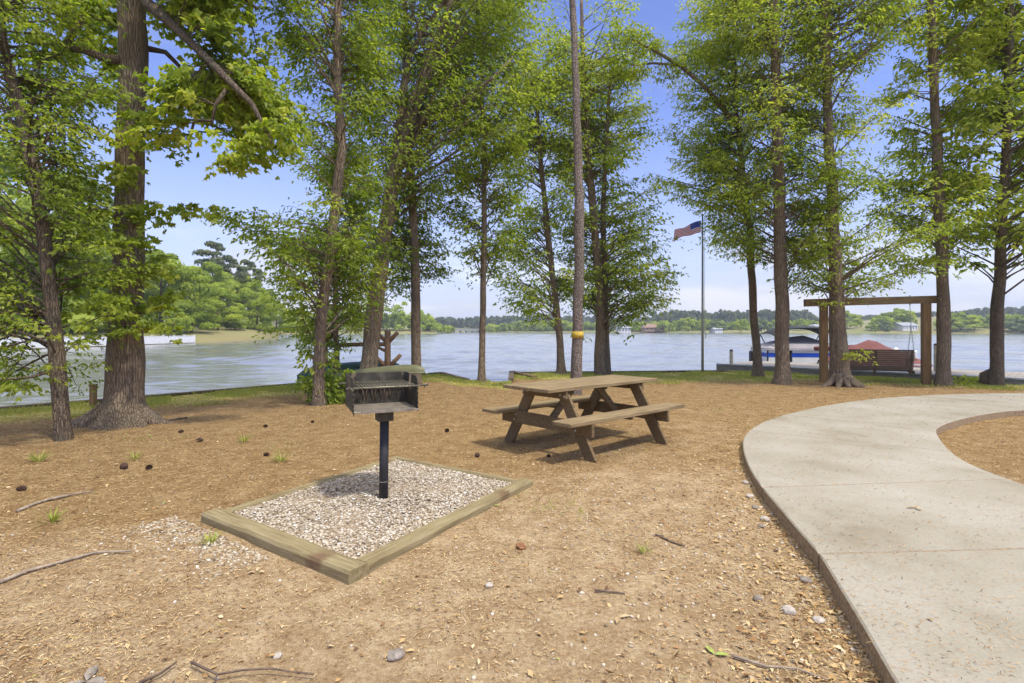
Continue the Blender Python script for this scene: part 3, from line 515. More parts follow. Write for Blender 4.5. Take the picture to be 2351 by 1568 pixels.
tree('straight_oak_tree', 'straight trunked oak standing behind the canoe tips, leaves halfway down', 955, 884,
     [(955, 886, 27), (955, 800, 24), (955, 690, 23), (952, 560, 22), (945, 430, 21), (936, 330, 18), (930, 200, 16), (930, 0, 12)],
     [(0, 850, 1080), (300, 860, 1060), (450, 850, 1060), (560, 870, 1030), (640, 900, 1000)],
     170, 24, 0.10, 0.038, 0.42, depth=1.8, sprs=5, size=0.46, density=-.1)
tree('young_oak_tree', 'skinny pole-like tree alone at the notch in the bank', 1106, 877,
     [(1106, 879, 18), (1107, 760, 16), (1110, 640, 15), (1112, 500, 14), (1112, 350, 12), (1106, 200, 11), (1100, 0, 9)],
     [(-50, 1020, 1240), (0, 1010, 1250), (150, 1010, 1250), (350, 1020, 1215), (500, 1030, 1190), (600, 1040, 1170), (670, 1060, 1150)],
     240, 22, 0.105, 0.042, 0.46, depth=1.7, sprs=5, size=0.44, flare=1.9, density=-.06)
tree('curved_oak_tree', 'curved slim tree just behind the picnic table, growing by the bulkhead corner', 1290, 861,
     [(1290, 863, 22), (1286, 790, 18), (1277, 700, 17), (1267, 620, 16), (1254, 500, 14), (1240, 350, 12), (1228, 200, 9)],
     [(60, 1130, 1310), (150, 1130, 1320), (300, 1140, 1320), (450, 1165, 1320), (550, 1150, 1320), (620, 1140, 1310), (705, 1180, 1300)],
     230, 22, 0.11, 0.042, 0.48, depth=1.8, sprs=5, size=0.48, flare=1.9, density=-.08)
tpine = tree('pine_tree', 'tall bare pine trunk with flaky grey plates and a yellow painted band', 1322, 905,
     [(1322, 907, 30), (1325, 800, 28), (1327, 700, 26), (1330, 560, 25), (1328, 400, 23), (1324, 250, 20), (1319, 100, 17), (1314, 0, 15), (1310, -250, 12)],
     [(-500, 1200, 1420), (-250, 1200, 1420)], 40, 30, 0.10, 0.02, 0.4, mat='leaf_pine', bk='bark_pine', flare=1.15, seg=16)
pb = [(P(1326, y, G(1322, 905).y), 28.5 / F * G(1322, 905).y / 2) for y in (776, 761)]
mbb = MB(); mbb.tube([p for p, r in pb], [r * 0.955 for p, r in pb], 20, wob=.05); mbb.build('paint_band', M['band'], tpine, world=True)
tree('twin_oak_tree', 'sturdier stem of the pair of oaks at the water edge behind the table', 1377, 861,
     [(1378, 863, 28), (1378, 760, 24), (1377, 680, 23), (1368, 560, 20), (1356, 420, 18), (1345, 300, 14), (1338, 150, 11), (1335, 0, 8)],
     [(40, 1240, 1450), (150, 1230, 1480), (200, 1225, 1500), (260, 1220, 1470), (380, 1280, 1460), (480, 1290, 1500), (560, 1300, 1510), (660, 1290, 1530), (710, 1350, 1500)],
     330, 22, 0.105, 0.042, 0.5, depth=2.3, sprs=6, size=0.48, flare=1.4, density=-.08, extra=[(1350, 768, 0, 1, .1), (1455, 770, 0, 1, .1)])
tree('slim_oak_tree', 'thinner stem of the pair of oaks at the water edge behind the table', 1392, 859,
     [(1393, 861, 20), (1391, 760, 16), (1388, 640, 15), (1384, 500, 13), (1390, 350, 11), (1400, 200, 8)],
     [(80, 1330, 1460), (200, 1330, 1490), (400, 1340, 1440), (560, 1350, 1520), (680, 1370, 1500)],
     120, 22, 0.105, 0.042, 0.58, depth=1.8, sprs=5, size=0.48, flare=1.6, density=-.05)
tree('willow_oak_tree', 'narrow bent tree growing between the flagpole and the pontoon boat', 1741, 866,
     [(1741, 868, 28), (1737, 800, 22), (1731, 720, 20), (1724, 620, 19), (1722, 530, 18), (1710, 440, 16), (1702, 360, 13), (1690, 250, 10), (1685, 50, 7)],
     [(-150, 1580, 1780), (0, 1590, 1780), (100, 1570, 1780), (240, 1555, 1780), (350, 1520, 1780), (440, 1510, 1780), (480, 1640, 1770), (535, 1660, 1740)],
     330, 26, 0.10, 0.036, 0.52, depth=2.2, sprs=6, size=0.46, density=-.08, flare=1.6, limbs=[[(1700, 300, 12, 0), (1620, 200, 10, -.3), (1560, 150, 8, -.4), (1500, 115, 6, -.5), (1450, 90, 4, -.5)], [(1560, 150, 6, -.4), (1500, 145, 5, -.4), (1450, 150, 3, -.4)]],
     extra=[(1500, 105, -.45, 24, .22), (1450, 80, -.5, 22, .2), (1545, 155, -.35, 18, .2), (1415, 45, -.5, 12, .25), (1470, 160, -.4, 10, .15)])
tree('mossy_oak_tree', 'straight trunk overlapping the pontoon boat, dense feathery canopy above', 1797, 882,
     [(1797, 884, 46), (1796, 830, 38), (1796, 700, 36), (1791, 560, 32), (1788, 420, 30), (1784, 300, 28), (1781, 150, 24), (1778, 0, 20), (1775, -250, 14)],
     [(-300, 1640, 1980), (-50, 1640, 1960), (100, 1650, 1940), (300, 1660, 1920), (450, 1640, 1900), (560, 1700, 1900), (600, 1740, 1880)],
     300, 26, 0.095, 0.034, 0.52, depth=2.2, sprs=6, size=0.44, density=-.12)
T13 = tree('root_flared_oak_tree', 'stout trunk with spreading roots beside the swing frame post', 1925, 885,
     [(1930, 888, 62), (1926, 850, 50), (1923, 760, 43), (1920, 660, 38), (1914, 540, 32), (1908, 400, 28), (1900, 250, 24), (1896, 100, 20), (1890, -250, 12)],
     [(-300, 1800, 2120), (0, 1820, 2080), (110, 1830, 2065), (200, 1840, 1990), (350, 1840, 1960), (450, 1840, 1955), (530, 1850, 2090), (600, 1830, 2120), (640, 1860, 2060)],
     360, 26, 0.095, 0.034, 0.55, depth=2.2, sprs=6, size=0.44, flare=1.45, density=-.12, seg=18, extra=[(1905, 695, -.2, 2, .08), (1960, 812, -.3, 5, .12), (2050, 650, .2, 2, .1)])
mbq = MB(); b0 = G(1930, 886)
for a, ln, r in ((195, .75, .10), (230, .45, .11), (310, .5, .11), (345, .7, .10), (270, .4, .10), (90, .5, .1), (20, .5, .09)):
    d = Vector((math.cos(R(a)), math.sin(R(a)), 0)); q = [b0 + d * (0.12 + ln * t * .8) + Vector((0, 0, 0.28 * (1 - t) ** 2.2 - .03)) for t in np.linspace(0, 1, 7)]
    mbq.tube(q, [r * (1 - .75 * t) for t in np.linspace(0, 1, 7)], 8, wob=.3)
mbq.build('roots', M['bark'], T13, world=True)
tree('grey_oak_tree', 'smooth grey brown trunk hiding the end of the swing beam', 2167, 884,
     [(2168, 886, 46), (2167, 840, 38), (2166, 700, 34), (2161, 540, 32), (2153, 400, 29), (2148, 280, 26), (2143, 150, 24), (2137, 0, 20), (2130, -250, 14)],
     [(-280, 2060, 2300), (0, 2090, 2260), (120, 2090, 2260), (200, 2100, 2250), (330, 2110, 2240), (420, 2070, 2240), (520, 2080, 2250), (600, 2080, 2230)],
     200, 26, 0.105, 0.042, 0.6, depth=2.0, sprs=5, size=0.44, density=-.08)
T15 = tree('beech_tree', 'leaning trunk with a swollen knot at its foot and large bright leaves', 2281, 886,
     [(2286, 888, 44), (2288, 830, 37), (2291, 700, 34), (2298, 560, 30), (2306, 420, 27), (2312, 300, 26), (2316, 150, 24), (2320, 0, 22), (2325, -250, 16)],
     [(-280, 2190, 2560), (0, 2180, 2540), (150, 2200, 2540), (300, 2180, 2540), (400, 2190, 2540), (500, 2180, 2540), (580, 2230, 2480)],
     330, 20, 0.16, 0.072, 0.68, bk='bark_dark', depth=2.4, sprs=5, size=0.48, density=-.14)
mk = MB(); kb = G(2266, 884); mk.tube([kb + Vector((.05, 0, -.05)), kb + Vector((-.03, -.02, .12)), kb + Vector((-.03, 0, .26)), kb + Vector((.10, 0, .38))], [.15, .16, .13, .05], 12, wob=.2); mk.build('root_knot', M['bark_dark'], T15, world=True)

# shrub at the leaning tree's foot
sb = G(778, 922); TS = thing('shrub', 'dense dark green leafy shrub at the foot of the leaning tree', 'shrub', sb)
rs = random.Random(5); sp = []; ms = MB()
for k in range(150):
    a = rs.uniform(0, 6.28); r = rs.uniform(0, .50) ** 1.0; z = rs.uniform(.04, .62) * (1 - .8 * (r / .55) ** 2); c = sb + Vector((math.cos(a) * r * 1.05, math.sin(a) * r * .8, z))
    sp.append((tuple(c), (math.cos(a), math.sin(a), rs.uniform(-.1, .5)), rs.uniform(.12, .24), rs.gauss(0, .1)))
    if k % 4 == 0: ms.tube([sb + Vector((math.cos(a) * .05, math.sin(a) * .05, 0)), sb.lerp(c, .5) + Vector((0, 0, .08)), c], [.007, .005, .003], 4, cap=False)
ms.build('stems', M['bark_dark'], TS, world=True); link('foliage', leaves('foliage', *spray_leaves(sp, 16, .07, .034, .28), M['leaf']), TS, world=True)
sp = []; sb = G(735, 925); TV = thing('climbing_vine', 'leafy green creeper clothing the foot of the leaning tree', 'vine', sb); ms = MB(); ms.tube([sb + Vector((.1, -.16, 0)), sb + Vector((-.1, -.15, .5)), sb + Vector((.05, -.14, 1.1)), sb + Vector((0, -.1, 1.5))], [.008, .007, .006, .004], 5)
for k in range(26):
    z = rs.uniform(.4, 1.45); a = rs.uniform(math.pi, 2 * math.pi); c = sb + Vector((math.cos(a) * .14, math.sin(a) * .14, z)); sp.append((tuple(c), (math.cos(a), math.sin(a), -.1), rs.uniform(.15, .4), rs.gauss(0, .1)))
ms.build('stem', M['bark_dark'], TV, world=True); link('foliage', leaves('foliage', *spray_leaves(sp, 18, .10, .042, .5), M['leaf']), TV, world=True)
# small green plant by the seawall between the last two trees
sb = G(2225, 882); TW = thing('seedling', 'low bright green seedling on the bank by the knotted trunk', 'plant', sb); sp = []; ms = MB()
for k in range(26):
    a = rs.uniform(0, 6.28); c = sb + Vector((rs.gauss(0, .15), rs.gauss(0, .1), rs.uniform(.03, .2))); sp.append((tuple(c), (math.cos(a), math.sin(a), .2), .14, .25)); ms.tube([sb + Vector((0, 0, -.01)), c], [.004, .003], 3)
ms.build('stems', M['bark_dark'], TW, world=True); link('foliage', leaves('foliage', *spray_leaves(sp, 12, .08, .04, .6), M['leaf']), TW, world=True)

# ------------------------------------------------------------------ far trees
def far_crown(name, seed, hgt, rad, nb, nq, qs, mat, trunk_frac=.14, shape='round'):
    r = np.random.default_rng(seed); Pp = []; Nn = []; tt = []
    for k in range(nb):
        th = r.uniform(0, 6.283); u = r.uniform(0, 1)
        if shape == 'round': zc = trunk_frac * hgt + u * hgt * (1 - trunk_frac) * .88; prof_ = math.sin(math.pi * min(1, max(.06, (u * .8 + .18)))) ** .6
        else: zc = trunk_frac * hgt + u * hgt * (1 - trunk_frac); prof_ = (1 - u) ** .5 * .9 + .1
        rr = rad * prof_ * r.uniform(.35, .95) ** .6; br = rad * r.uniform(.20, .36) * (.6 + .4 * prof_)
        c = np.array([math.cos(th) * rr, math.sin(th) * rr, zc]); m = nq // nb
        nn = unit(r.normal(0, 1, (m, 3))); nn[:, 2] = np.abs(nn[:, 2]) * .9 - .25 * r.random(m); nn = unit(nn)
        Pp.append(c + nn * (br * r.uniform(.75, 1.08, m))[:, None] * np.array([1, 1, .62])); Nn.append(nn); tt.append(np.full(m, r.normal(.5, .16)) + r.normal(0, .1, m))
    Pp = np.concatenate(Pp); Nn = np.concatenate(Nn); tt = np.concatenate(tt); m = len(Pp)
    D = unit(np.cross(Nn, r.normal(0, 1, (m, 3)))); U = unit(Nn + r.normal(0, .45, (m, 3))); L = qs * r.uniform(.6, 1.3, m)
    return leaves(name, Pp, D, U, L, L * .6, tt, M[mat], fold=.05)
def far_tree(name, label, seed, hgt, rad, nb, nq, qs, mat, tf=.14, shape='round', loc=(0, 0, 0), group=None, bk='bark_dark'):
    T = thing(name, label, 'tree', loc, 0, group); m = MB()
    m.tube([(0, 0, -.3), (0.1, 0, hgt * .4), (0, 0.1, hgt * .85)], [hgt * .018 + .06, hgt * .013 + .03, .05], 6)
    r = random.Random(seed)
    for k in range(6): a = r.uniform(0, 6.28); z = hgt * r.uniform(.3, .7); m.tube([(0, 0, z), (math.cos(a) * rad * .6, math.sin(a) * rad * .6, z + hgt * .12)], [.08, .03], 4)
    m.build('trunk', M[bk], T); link('crown', far_crown('crown', seed, hgt, rad, nb, nq, qs, mat, tf, shape), T); return T
# the wood on the near-left shore
LW = [  # D x, D top y, distance, spec, label
    (40, 300, 66, 'a', 'yellow green crown glimpsed through the leaves at the edge of the view'), (150, 470, 74, 'b', 'bushy tree behind the white fence, between the crooked tree and the huge trunk'), (215, 500, 82, 'c', 'leafy crown just beside the huge trunk on its far side over the fence'),
    (370, 560, 84, 'a', 'tall pale yellow-green tree over the end of the white fence'), (440, 600, 88, 'b', 'rounded yellow-green tree just past the end of the white fence'), (400, 700, 78, 'c', 'low dark bushy tree overhanging the white fence end'),
    (540, 690, 104, 'b', 'dark layered tree right behind the small white flagpole'), (500, 640, 100, 'c', 'full green tree on the dry grass slope, near the small flagpole'), (590, 640, 112, 'a', 'steep-sided bright tree where the shore wood slopes down to the lake'),
    (635, 690, 120, 'b', 'lower tree at the lake end of the shore wood'), (668, 720, 135, 'c', 'small tree at the very tip of the shore wood'), (560, 625, 125, 'b', 'green tree rising behind the dark layered tree'), (470, 590, 112, 'a', 'broad bright tree below the lone pine crown'),
    (100, 560, 78, 'a', 'low tree glimpsed behind the crooked tree trunk'), (320, 590, 96, 'c', 'tree showing as a bright strip beside the huge trunk')]
PR = {}
for key, sd_, mt in (('a', 3, 'leaf_far'), ('b', 5, 'leaf_far'), ('c', 8, 'leaf_far')): PR[key] = (sd_, mt)
first = {}
for x, yt, Y, key, lab in LW:
    X = (x - CX) / F * Y; z0 = bank_z(X, Y); hh = (HY - yt) * Y / F + H - z0
    if key not in first:
        first[key] = (far_tree('hardwood_tree', lab, PR[key][0], 13, 5.6, 46, 11000, .50, PR[key][1], .04, loc=(X, Y, z0), group='trees in the wood on the near shore'), 13); first[key][0].scale = (hh / 13,) * 3
    else: copy_tree(first[key][0], (X, Y, z0), random.uniform(0, 6), (hh / 13 * random.uniform(.9, 1.15),) * 2 + (hh / 13,), lab)
pf = far_tree('shore_pine_tree', 'lone pine with an open rounded top rising above the wood', 21, 19, 3.6, 26, 3500, .5, 'leaf_pine', .62, loc=(0, 0, 0), bk='bark')
for (x, yt, Y, lab) in ((487, 548, 118, None), (530, 585, 122, 'pine top leaning against the lone pine above the wood'), (570, 592, 128, 'flat topped pine above the sloping end of the wood')):
    X = (x - CX) / F * Y; z0 = 2.0; s = ((HY - yt) * Y / F + H - z0) / 19
    if lab is None: pf.location = (X, Y, z0); pf.scale = (s, s, s)
    else: copy_tree(pf, (X, Y, z0), random.uniform(0, 6), (s, s, s), lab)

def wood(name, pts, nq_each, qs, mat, seed):
    """a far wood as one mass: pts = (x, y, z, height, radius)"""
    r = np.random.default_rng(seed); Pp = []; Nn = []; tt = []
    for x, y, z, h, rad in pts:
        nb = 7; t0 = r.normal(.5, .17)
        for b in range(nb):
            u = r.uniform(0, 1); c = np.array([x + r.normal(0, rad * .42), y + r.normal(0, rad * .42), z + h * (.12 + .76 * u)]); br = rad * r.uniform(.35, .55) * (1.1 - .45 * u); m = nq_each // nb
            nn = unit(r.normal(0, 1, (m, 3))); nn[:, 2] = np.abs(nn[:, 2]) - .3 * r.random(m); nn = unit(nn)
            Pp.append(c + nn * br * np.array([1, 1, .75])); Nn.append(nn); tt.append(np.full(m, t0 + r.normal(0, .08)) + r.normal(0, .08, m))
    Pp = np.concatenate(Pp); Nn = np.concatenate(Nn); tt = np.concatenate(tt); m = len(Pp)
    D = unit(np.cross(Nn, r.normal(0, 1, (m, 3)))); U = unit(Nn + r.normal(0, .4, (m, 3))); L = qs * r.uniform(.6, 1.3, m)
    o = link(name, leaves(name, Pp, D, U, L, L * .65, tt, M[mat], fold=.05)); return o
rw = random.Random(3)
def strip(x0, x1, Y0, Y1, top, n, spread, hmin=.75, rfac=.32, zb=None):
    out = []
    for k in range(n):
        t = (k + rw.random()) / n; x = x0 + (x1 - x0) * t; Y = Y0 + (Y1 - Y0) * t + rw.uniform(0, spread); X = (x - CX) / F * Y; z = bank_z(X, Y) if zb is None else zb
        yt = interp(x, [p[0] for p in top], [p[1] for p in top]); h = max(3, ((HY - yt) * Y / F + H - z) * 1.08 * rw.uniform(hmin - .1, 1.06)); out.append((X, Y, z, h, max(2.2, min(9, h * rfac * rw.uniform(.8, 1.2)))))
    return out
tag(wood('shore_woodland', strip(-60, 330, 70, 100, [(-60, 450), (330, 560)], 26, 40, .5) + strip(330, 640, 100, 135, [(330, 590), (450, 600), (560, 640), (640, 700)], 22, 30, .6), 900, .75, 'leaf_far', 5), kind='stuff')
tag(wood('point_woodland', strip(640, 1010, 252, 256, [(640, 715), (700, 700), (860, 690), (905, 688), (950, 700), (985, 712), (1012, 745)], 70, 30, .6, .3) + strip(980, 1035, 262, 300, [(980, 740), (1035, 752)], 14, 10, .7), 420, 1.2, 'leaf_far', 6), kind='stuff')
tag(wood('pine_forest', strip(1000, 1450, 470, 520, [(1000, 728), (1060, 730), (1110, 727), (1200, 724), (1300, 726), (1450, 727)], 170, 90, .85, .3) + strip(1460, 1880, 400, 420, [(1460, 738), (1485, 730), (1515, 716), (1560, 713), (1680, 715), (1760, 712), (1790, 710), (1850, 712), (1880, 735)], 150, 60, .85, .3)
    + strip(1880, 2500, 430, 440, [(1880, 740), (1960, 735), (2160, 735), (2180, 722), (2230, 710), (2290, 707), (2351, 703), (2500, 700)], 130, 60, .85,  .3), 300, 1.9, 'leaf_pine', 7), kind='stuff')
tag(wood('bank_woodland', strip(1108, 1440, 372, 362, [(1108, 748), (1180, 740), (1280, 737), (1330, 742), (1440, 740)], 110, 22, .6, .42) + strip(1440, 1500, 345, 340, [(1440, 742), (1500, 738)], 14, 15, .7) + strip(1500, 1880, 335, 325, [(1500, 736), (1600, 732), (1700, 735), (1880, 737)], 60, 12, .7, .4) + strip(2150, 2500, 275, 270, [(2150, 738), (2200, 722), (2280, 722), (2500, 720)], 34, 14, .7, .4), 300, 1.5, 'leaf_far', 8), kind='stuff')
# round trees on the far lawn, each a thing of its own
RT = [(1580, 727, 306, 'p', 1.0, 'mid green round tree on the far lawn to the flagpole side'), (1648, 731, 298, 'w', 1.35, 'widest pale willow on the far shore, between the flagpole and the narrow bent tree'), (1609, 738, 300, 'p', .9, 'bushy tree directly behind the flagpole'), (1701, 732, 296, 'p', 1.15, 'round dark green tree on the far shore just before the narrow bent tree'),
      (1748, 729, 292, 'w', .9, 'bright yellow green tree seen just past the narrow bent tree'), (1768, 742, 290, 'w', .8, 'small pale round bush above the boat canopy'), (1838, 730, 300, 'p', 1.0, 'tree above the pontoon boat canopy, beside the swing frame'), (1862, 736, 330, 'p', .8, 'smaller tree next to the swing frame post far away'),
      (1945, 712, 300, 'p', 1.25, 'tall pale tree on the far bank just past the root flared trunk'), (1968, 730, 310, 'p', 1.0, 'lower tree at the top of the far meadow'), (2060, 706, 285, 'p', 1.35, 'tallest spreading oak behind the white house across the lake'), (2022, 722, 280, 'p', 1.4, 'broad dark tree beside the far meadow'),
      (2032, 736, 262, 'w', .95, 'rounded pale willow at the water in front of the broad dark tree'), (2010, 742, 266, 'p', .9, 'dark bush at the meadow edge across the lake'), (2102, 738, 290, 'p', .7, 'small tree beside the white house by the swing chain'), (2205, 715, 268, 'p', 1.6, 'wide dark tree over the water between the two last trunks'), (2185, 722, 266, 'p', 1.2, 'dark tree hugging the grey trunk across the lake'), (2238, 722, 270, 'p', 1.2, 'lighter tree close to the last leaning trunk, across the lake'),
      (2335, 730, 258, 'w', 1.7, 'pale willow with bare stems at the far edge of the view'), (2150, 735, 300, 'p', .9, 'light tree seen between the swing post and the grey trunk'), (1520, 735, 330, 'p', 1.0, 'green tree above the brown house'), (1462, 740, 318, 'p', .8, 'small tree next to the white house'), (1410, 732, 332, 'w', 1.0, 'yellowish tree just past the pair of oaks on the far shore')]
fr = {}
for x, yt, Y, key, wf, lab in RT:
    X = (x - CX) / F * Y; z0 = bank_z(X, Y); hh = (HY - yt) * Y / F + H - z0; s = hh / 10
    if key not in fr:
        fr[key] = far_tree('lawn_tree' if key == 'p' else 'willow_tree', lab, 31 if key == 'p' else 37, 10, 5.2, 30, 2600, 1.0, 'leaf_far' if key == 'p' else 'leaf_pale', .08, loc=(X, Y, z0), group='separate trees on the far shore'); fr[key].scale = (s * wf, s * wf, s)
    else: copy_tree(fr[key], (X, Y, z0), random.uniform(0, 6), (s * wf, s * wf, s), lab)

# ------------------------------------------------------------------ far buildings, bridge, fence
def house(name, label, x0, x1, yb, ye, yr, Y, wallm, roofm, depth=9, hip=True, nwin=4, storeys=1):
    X0 = (x0 - CX) / F * Y; X1 = (x1 - CX) / F * Y; zb = H - (yb - HY) * Y / F; ze = H - (ye - HY) * Y / F; zr = H - (yr - HY) * Y / F; W = X1 - X0
    T = thing(name, label, 'house', ((X0 + X1) / 2, Y, zb)); m = MB(); m.box((0, depth / 2, (ze - zb) / 2 - .5), (W, depth, ze - zb + 1)); m.build('wall', wallm, T)
    m = MB(); o = .5; e = W / 2 + o; k = (W * .28 if hip else 0); z1 = ze - zb; z2 = zr - zb
    m.add([(-e, -o, z1), (e, -o, z1), (e, depth + o, z1), (-e, depth + o, z1), (-e + k, depth / 2, z2), (e - k, depth / 2, z2)], [(0, 1, 5, 4), (1, 2, 5), (2, 3, 4, 5), (3, 0, 4), (0, 3, 2, 1)]); m.build('roof', roofm, T)
    for s in range(storeys):
        for i in range(nwin):
            m = MB(); zc = z1 * (s + .5) / storeys; m.box((-W / 2 + W * (i + .5) / nwin, -.02, zc), (W / nwin * .45, .08, z1 / storeys * .5)); m.build('window', M['glass'], T)
    return T
house('brick_house', 'low brown house with hipped roof on the far shore', 1480, 1522, 757.5, 752, 743, 330, M['brick'], M['roof_brown'])
house('white_house', 'two storey white house with grey roof seen past the pair of oaks', 1420, 1448, 761, 753, 746, 335, M['white'], M['roof_grey'], storeys=2)
house('white_cottage', 'small white cottage on the far shore between flagpole and narrow bent tree', 1642, 1659, 760, 755, 751.5, 292, M['white'], M['white'], nwin=3)
hp = house('lake_house', 'white lake house with grey metal roof and a columned porch by the swing chain', 2073, 2108, 755.5, 747.5, 740, 272, M['white'], M['roof_grey'], storeys=2, hip=False, nwin=5)
for i in range(6): m = MB(); m.box((-4.2 + i * 1.65, -1.5, .55), (.25, .25, 1.9)); m.build('porch_post', M['white'], hp)
house('blue_house', 'small grey blue house on the far hill beside the swing frame post', 1873, 1890, 754, 749, 744, 300, M['white'], M['roof_grey'], nwin=3)
br = thing('road_bridge', 'low grey bridge crossing the far arm of the lake', 'bridge', (-39, 395, 0)); m = MB(); m.box((0, 0, 1.0), (32, 6, .9)); m.build('deck', M['concrete_far'], br); m = MB(); m.box((0, -3.1, 1.75), (32, .2, .35)); m.build('railing', M['alu'], br)
for i in range(7): m = MB(); m.box((-14 + i * 4.6, 0, -.3), (.9, 5, 1.7)); m.build('pier', M['seawall'], br)
fw = thing('white_fence', 'long white picket fence along the water on the near shore', 'fence', (-47, 60, WZ)); f0 = Vector((-50.2, 47, WZ + .05)); f1 = Vector((-45.2, 76, WZ + .05)); nf = 14
f0 = Vector(((-30 - CX) / F * 48, 48, WZ)); f1 = Vector(((446 - CX) / F * 75, 75, WZ)); ml = MB()
for i in range(nf):
    a = f0.lerp(f1, i / nf); b = f0.lerp(f1, (i + 1) / nf); up = Vector((0, 0, 1)); m = MB(); m.beam(a + up * .55, b + up * .55, .05, .9); 
    m.beam(a + up * 1.06, b + up * 1.06, .09, .08); m.build('panel', M['white'], fw, world=True)
    m = MB(); m.box(a + up * .55, (.16, .16, 1.25)); m.box(a + up * 1.2, (.22, .22, .06)); m.build('post', M['white'], fw, world=True)
m = MB(); m.box(f1 + Vector((0, 0, .55)), (.2, .2, 1.25)); m.build('post', M['white'], fw, world=True)
m = MB(); m.beam(f0 + Vector((0, 0, -.1)), f1 + Vector((0, 0, -.1)), .3, .35); m.build('base_board', M['seawall'], fw, world=True)
fp = P(562, 776, 108); sf = thing('small_flagpole', 'white flagpole with a limp pale flag on the far dry lawn', 'flagpole', fp); m = MB(); m.tube([(0, 0, -.5), (0, 0, 4.6)], [.07, .05], 8); m.build('pole', M['white'], sf)
m = MB(); m.add([(0, 0, 4.0), (-1.3, .1, 3.8), (-1.3, .15, 3.2), (0, 0, 3.2)], [(0, 1, 2, 3)]); m.add([(0, 0.03, 4.0), (-1.3, .13, 3.8), (-1.3, .18, 3.2), (0, 0.03, 3.2)], [(3, 2, 1, 0)]); m.build('flag', M['flag_white'], sf)

# ------------------------------------------------------------------ seawall
def wall_run(m, pts, top, hgt, th=.09, cap=True):
    for i in range(len(pts) - 1):
        a = Vector((*pts[i], top - hgt / 2)); b = Vector((*pts[i + 1], top - hgt / 2)); m.beam(a, b, th, hgt)
        if cap: m.beam(a + Vector((0, 0, hgt / 2 + .018)), b + Vector((0, 0, hgt / 2 + .018)), th + .06, .036)
sw = thing('seawall', 'low dark wooden bulkhead holding the bank along the lake', 'retaining wall', (0, 14, 0)); S = shore_pts
m = MB(); wall_run(m, S[1:6], .015, 1.1); m.build('boards', M['seawall'], sw, world=True)
m = MB(); wall_run(m, S[5:8], .03, 1.1); m.build('boards', M['seawall'], sw, world=True)
m = MB(); wall_run(m, S[7:9], .0, 1.1, cap=False); m.build('boards', M['seawall'], sw, world=True)
m = MB(); wall_run(m, S[8:10], .06, 1.1); wall_run(m, S[9:13], .02, 1.1); m.build('boards', M['seawall'], sw, world=True)
a = Vector((*S[9], .06)); b = Vector((.62, 14.6, .05)); m = MB(); m.beam(a, b, .16, .07); m.build('wing_board', M['wood_dark'], sw, world=True)
m = MB(); wall_run(m, [(8.3, 16.95), (12.95, 12.5), (30.05, -6.5)], .0, 1.1, .1, cap=False); m.build('boards', M['dock_side'], sw, world=True)

# ------------------------------------------------------------------ dock, pilings
d0 = Vector((7.42, 18.85, .13)); d1 = Vector((23.9, 1.1, .13)); dd = (d1 - d0).normalized(); dn = Vector((-dd.y, dd.x, 0)) 
DK = thing('boat_dock', 'grey weathered board dock running along the bank to the boats', 'dock', d0); Wd = 3.3; Ld = (d1 - d0).length; m = MB(); nb = int(Ld / .145)
for i in range(nb): c = d0 + dd * (.145 * (i + .5)) + dn * (Wd / 2) + Vector((0, 0, -.018)); m.box(c, (.137, Wd, .036), Matrix.Rotation(math.atan2(dd.y, dd.x), 3, 'Z'))
m.build('deck_boards', M['dock'], DK, world=True)
m = MB(); m.beam(d0 + dd * -.02 + dn * -.03 + Vector((0, 0, -.14)), d1 + dn * -.03 + Vector((0, 0, -.14)), .05, .28); m.beam(d0 + dn * Wd + Vector((0, 0, -.16)), d1 + dn * Wd + Vector((0, 0, -.16)), .05, .24); m.beam(d0 - dd * .03 + Vector((0, 0, -.16)), d0 + dn * Wd - dd * .03 + Vector((0, 0, -.16)), .05, .24); m.build('fascia', M['dock_side'], DK, world=True)
m = MB(); m.beam(d0 + dn * -.05 + Vector((0, 0, .022)), d1 + dn * -.05 + Vector((0, 0, .022)), .12, .04); m.build('edge_strip', M['alu'], DK, world=True)
for i in range(9):
    p = d0 + dd * (i * 2.8 + .4) + dn * .5; m = MB(); m.tube([Vector((p.x, p.y, -1.5)), Vector((p.x, p.y, .05))], .12, 8); m.build('float_leg', M['metal_dark'], DK, world=True)
for (x, yb, yt, Y, wd, lab) in ((1679, 842, 805, 19.0, 8, 'short grey mooring post near the flagpole end of the dock'), (2149, 845, 792, 15.9, 9, 'weathered mooring post beside the swing frame on the dock')):
    b = P(x, yt, Y); pl = thing('mooring_post', lab, 'post', (b.x, b.y, WZ)); m = MB(); m.tube([(0, 0, -1), (0, 0, b.z - WZ)], wd / F * Y / 2, 10); m.build('pile', M['dock_side'], pl); m = MB(); m.tube([(0, 0, b.z - WZ + .002), (0, 0, b.z - WZ + .05)], [wd / F * Y / 2 * 1.1, .03], 10); m.build('cap', M['metal_dark'], pl)

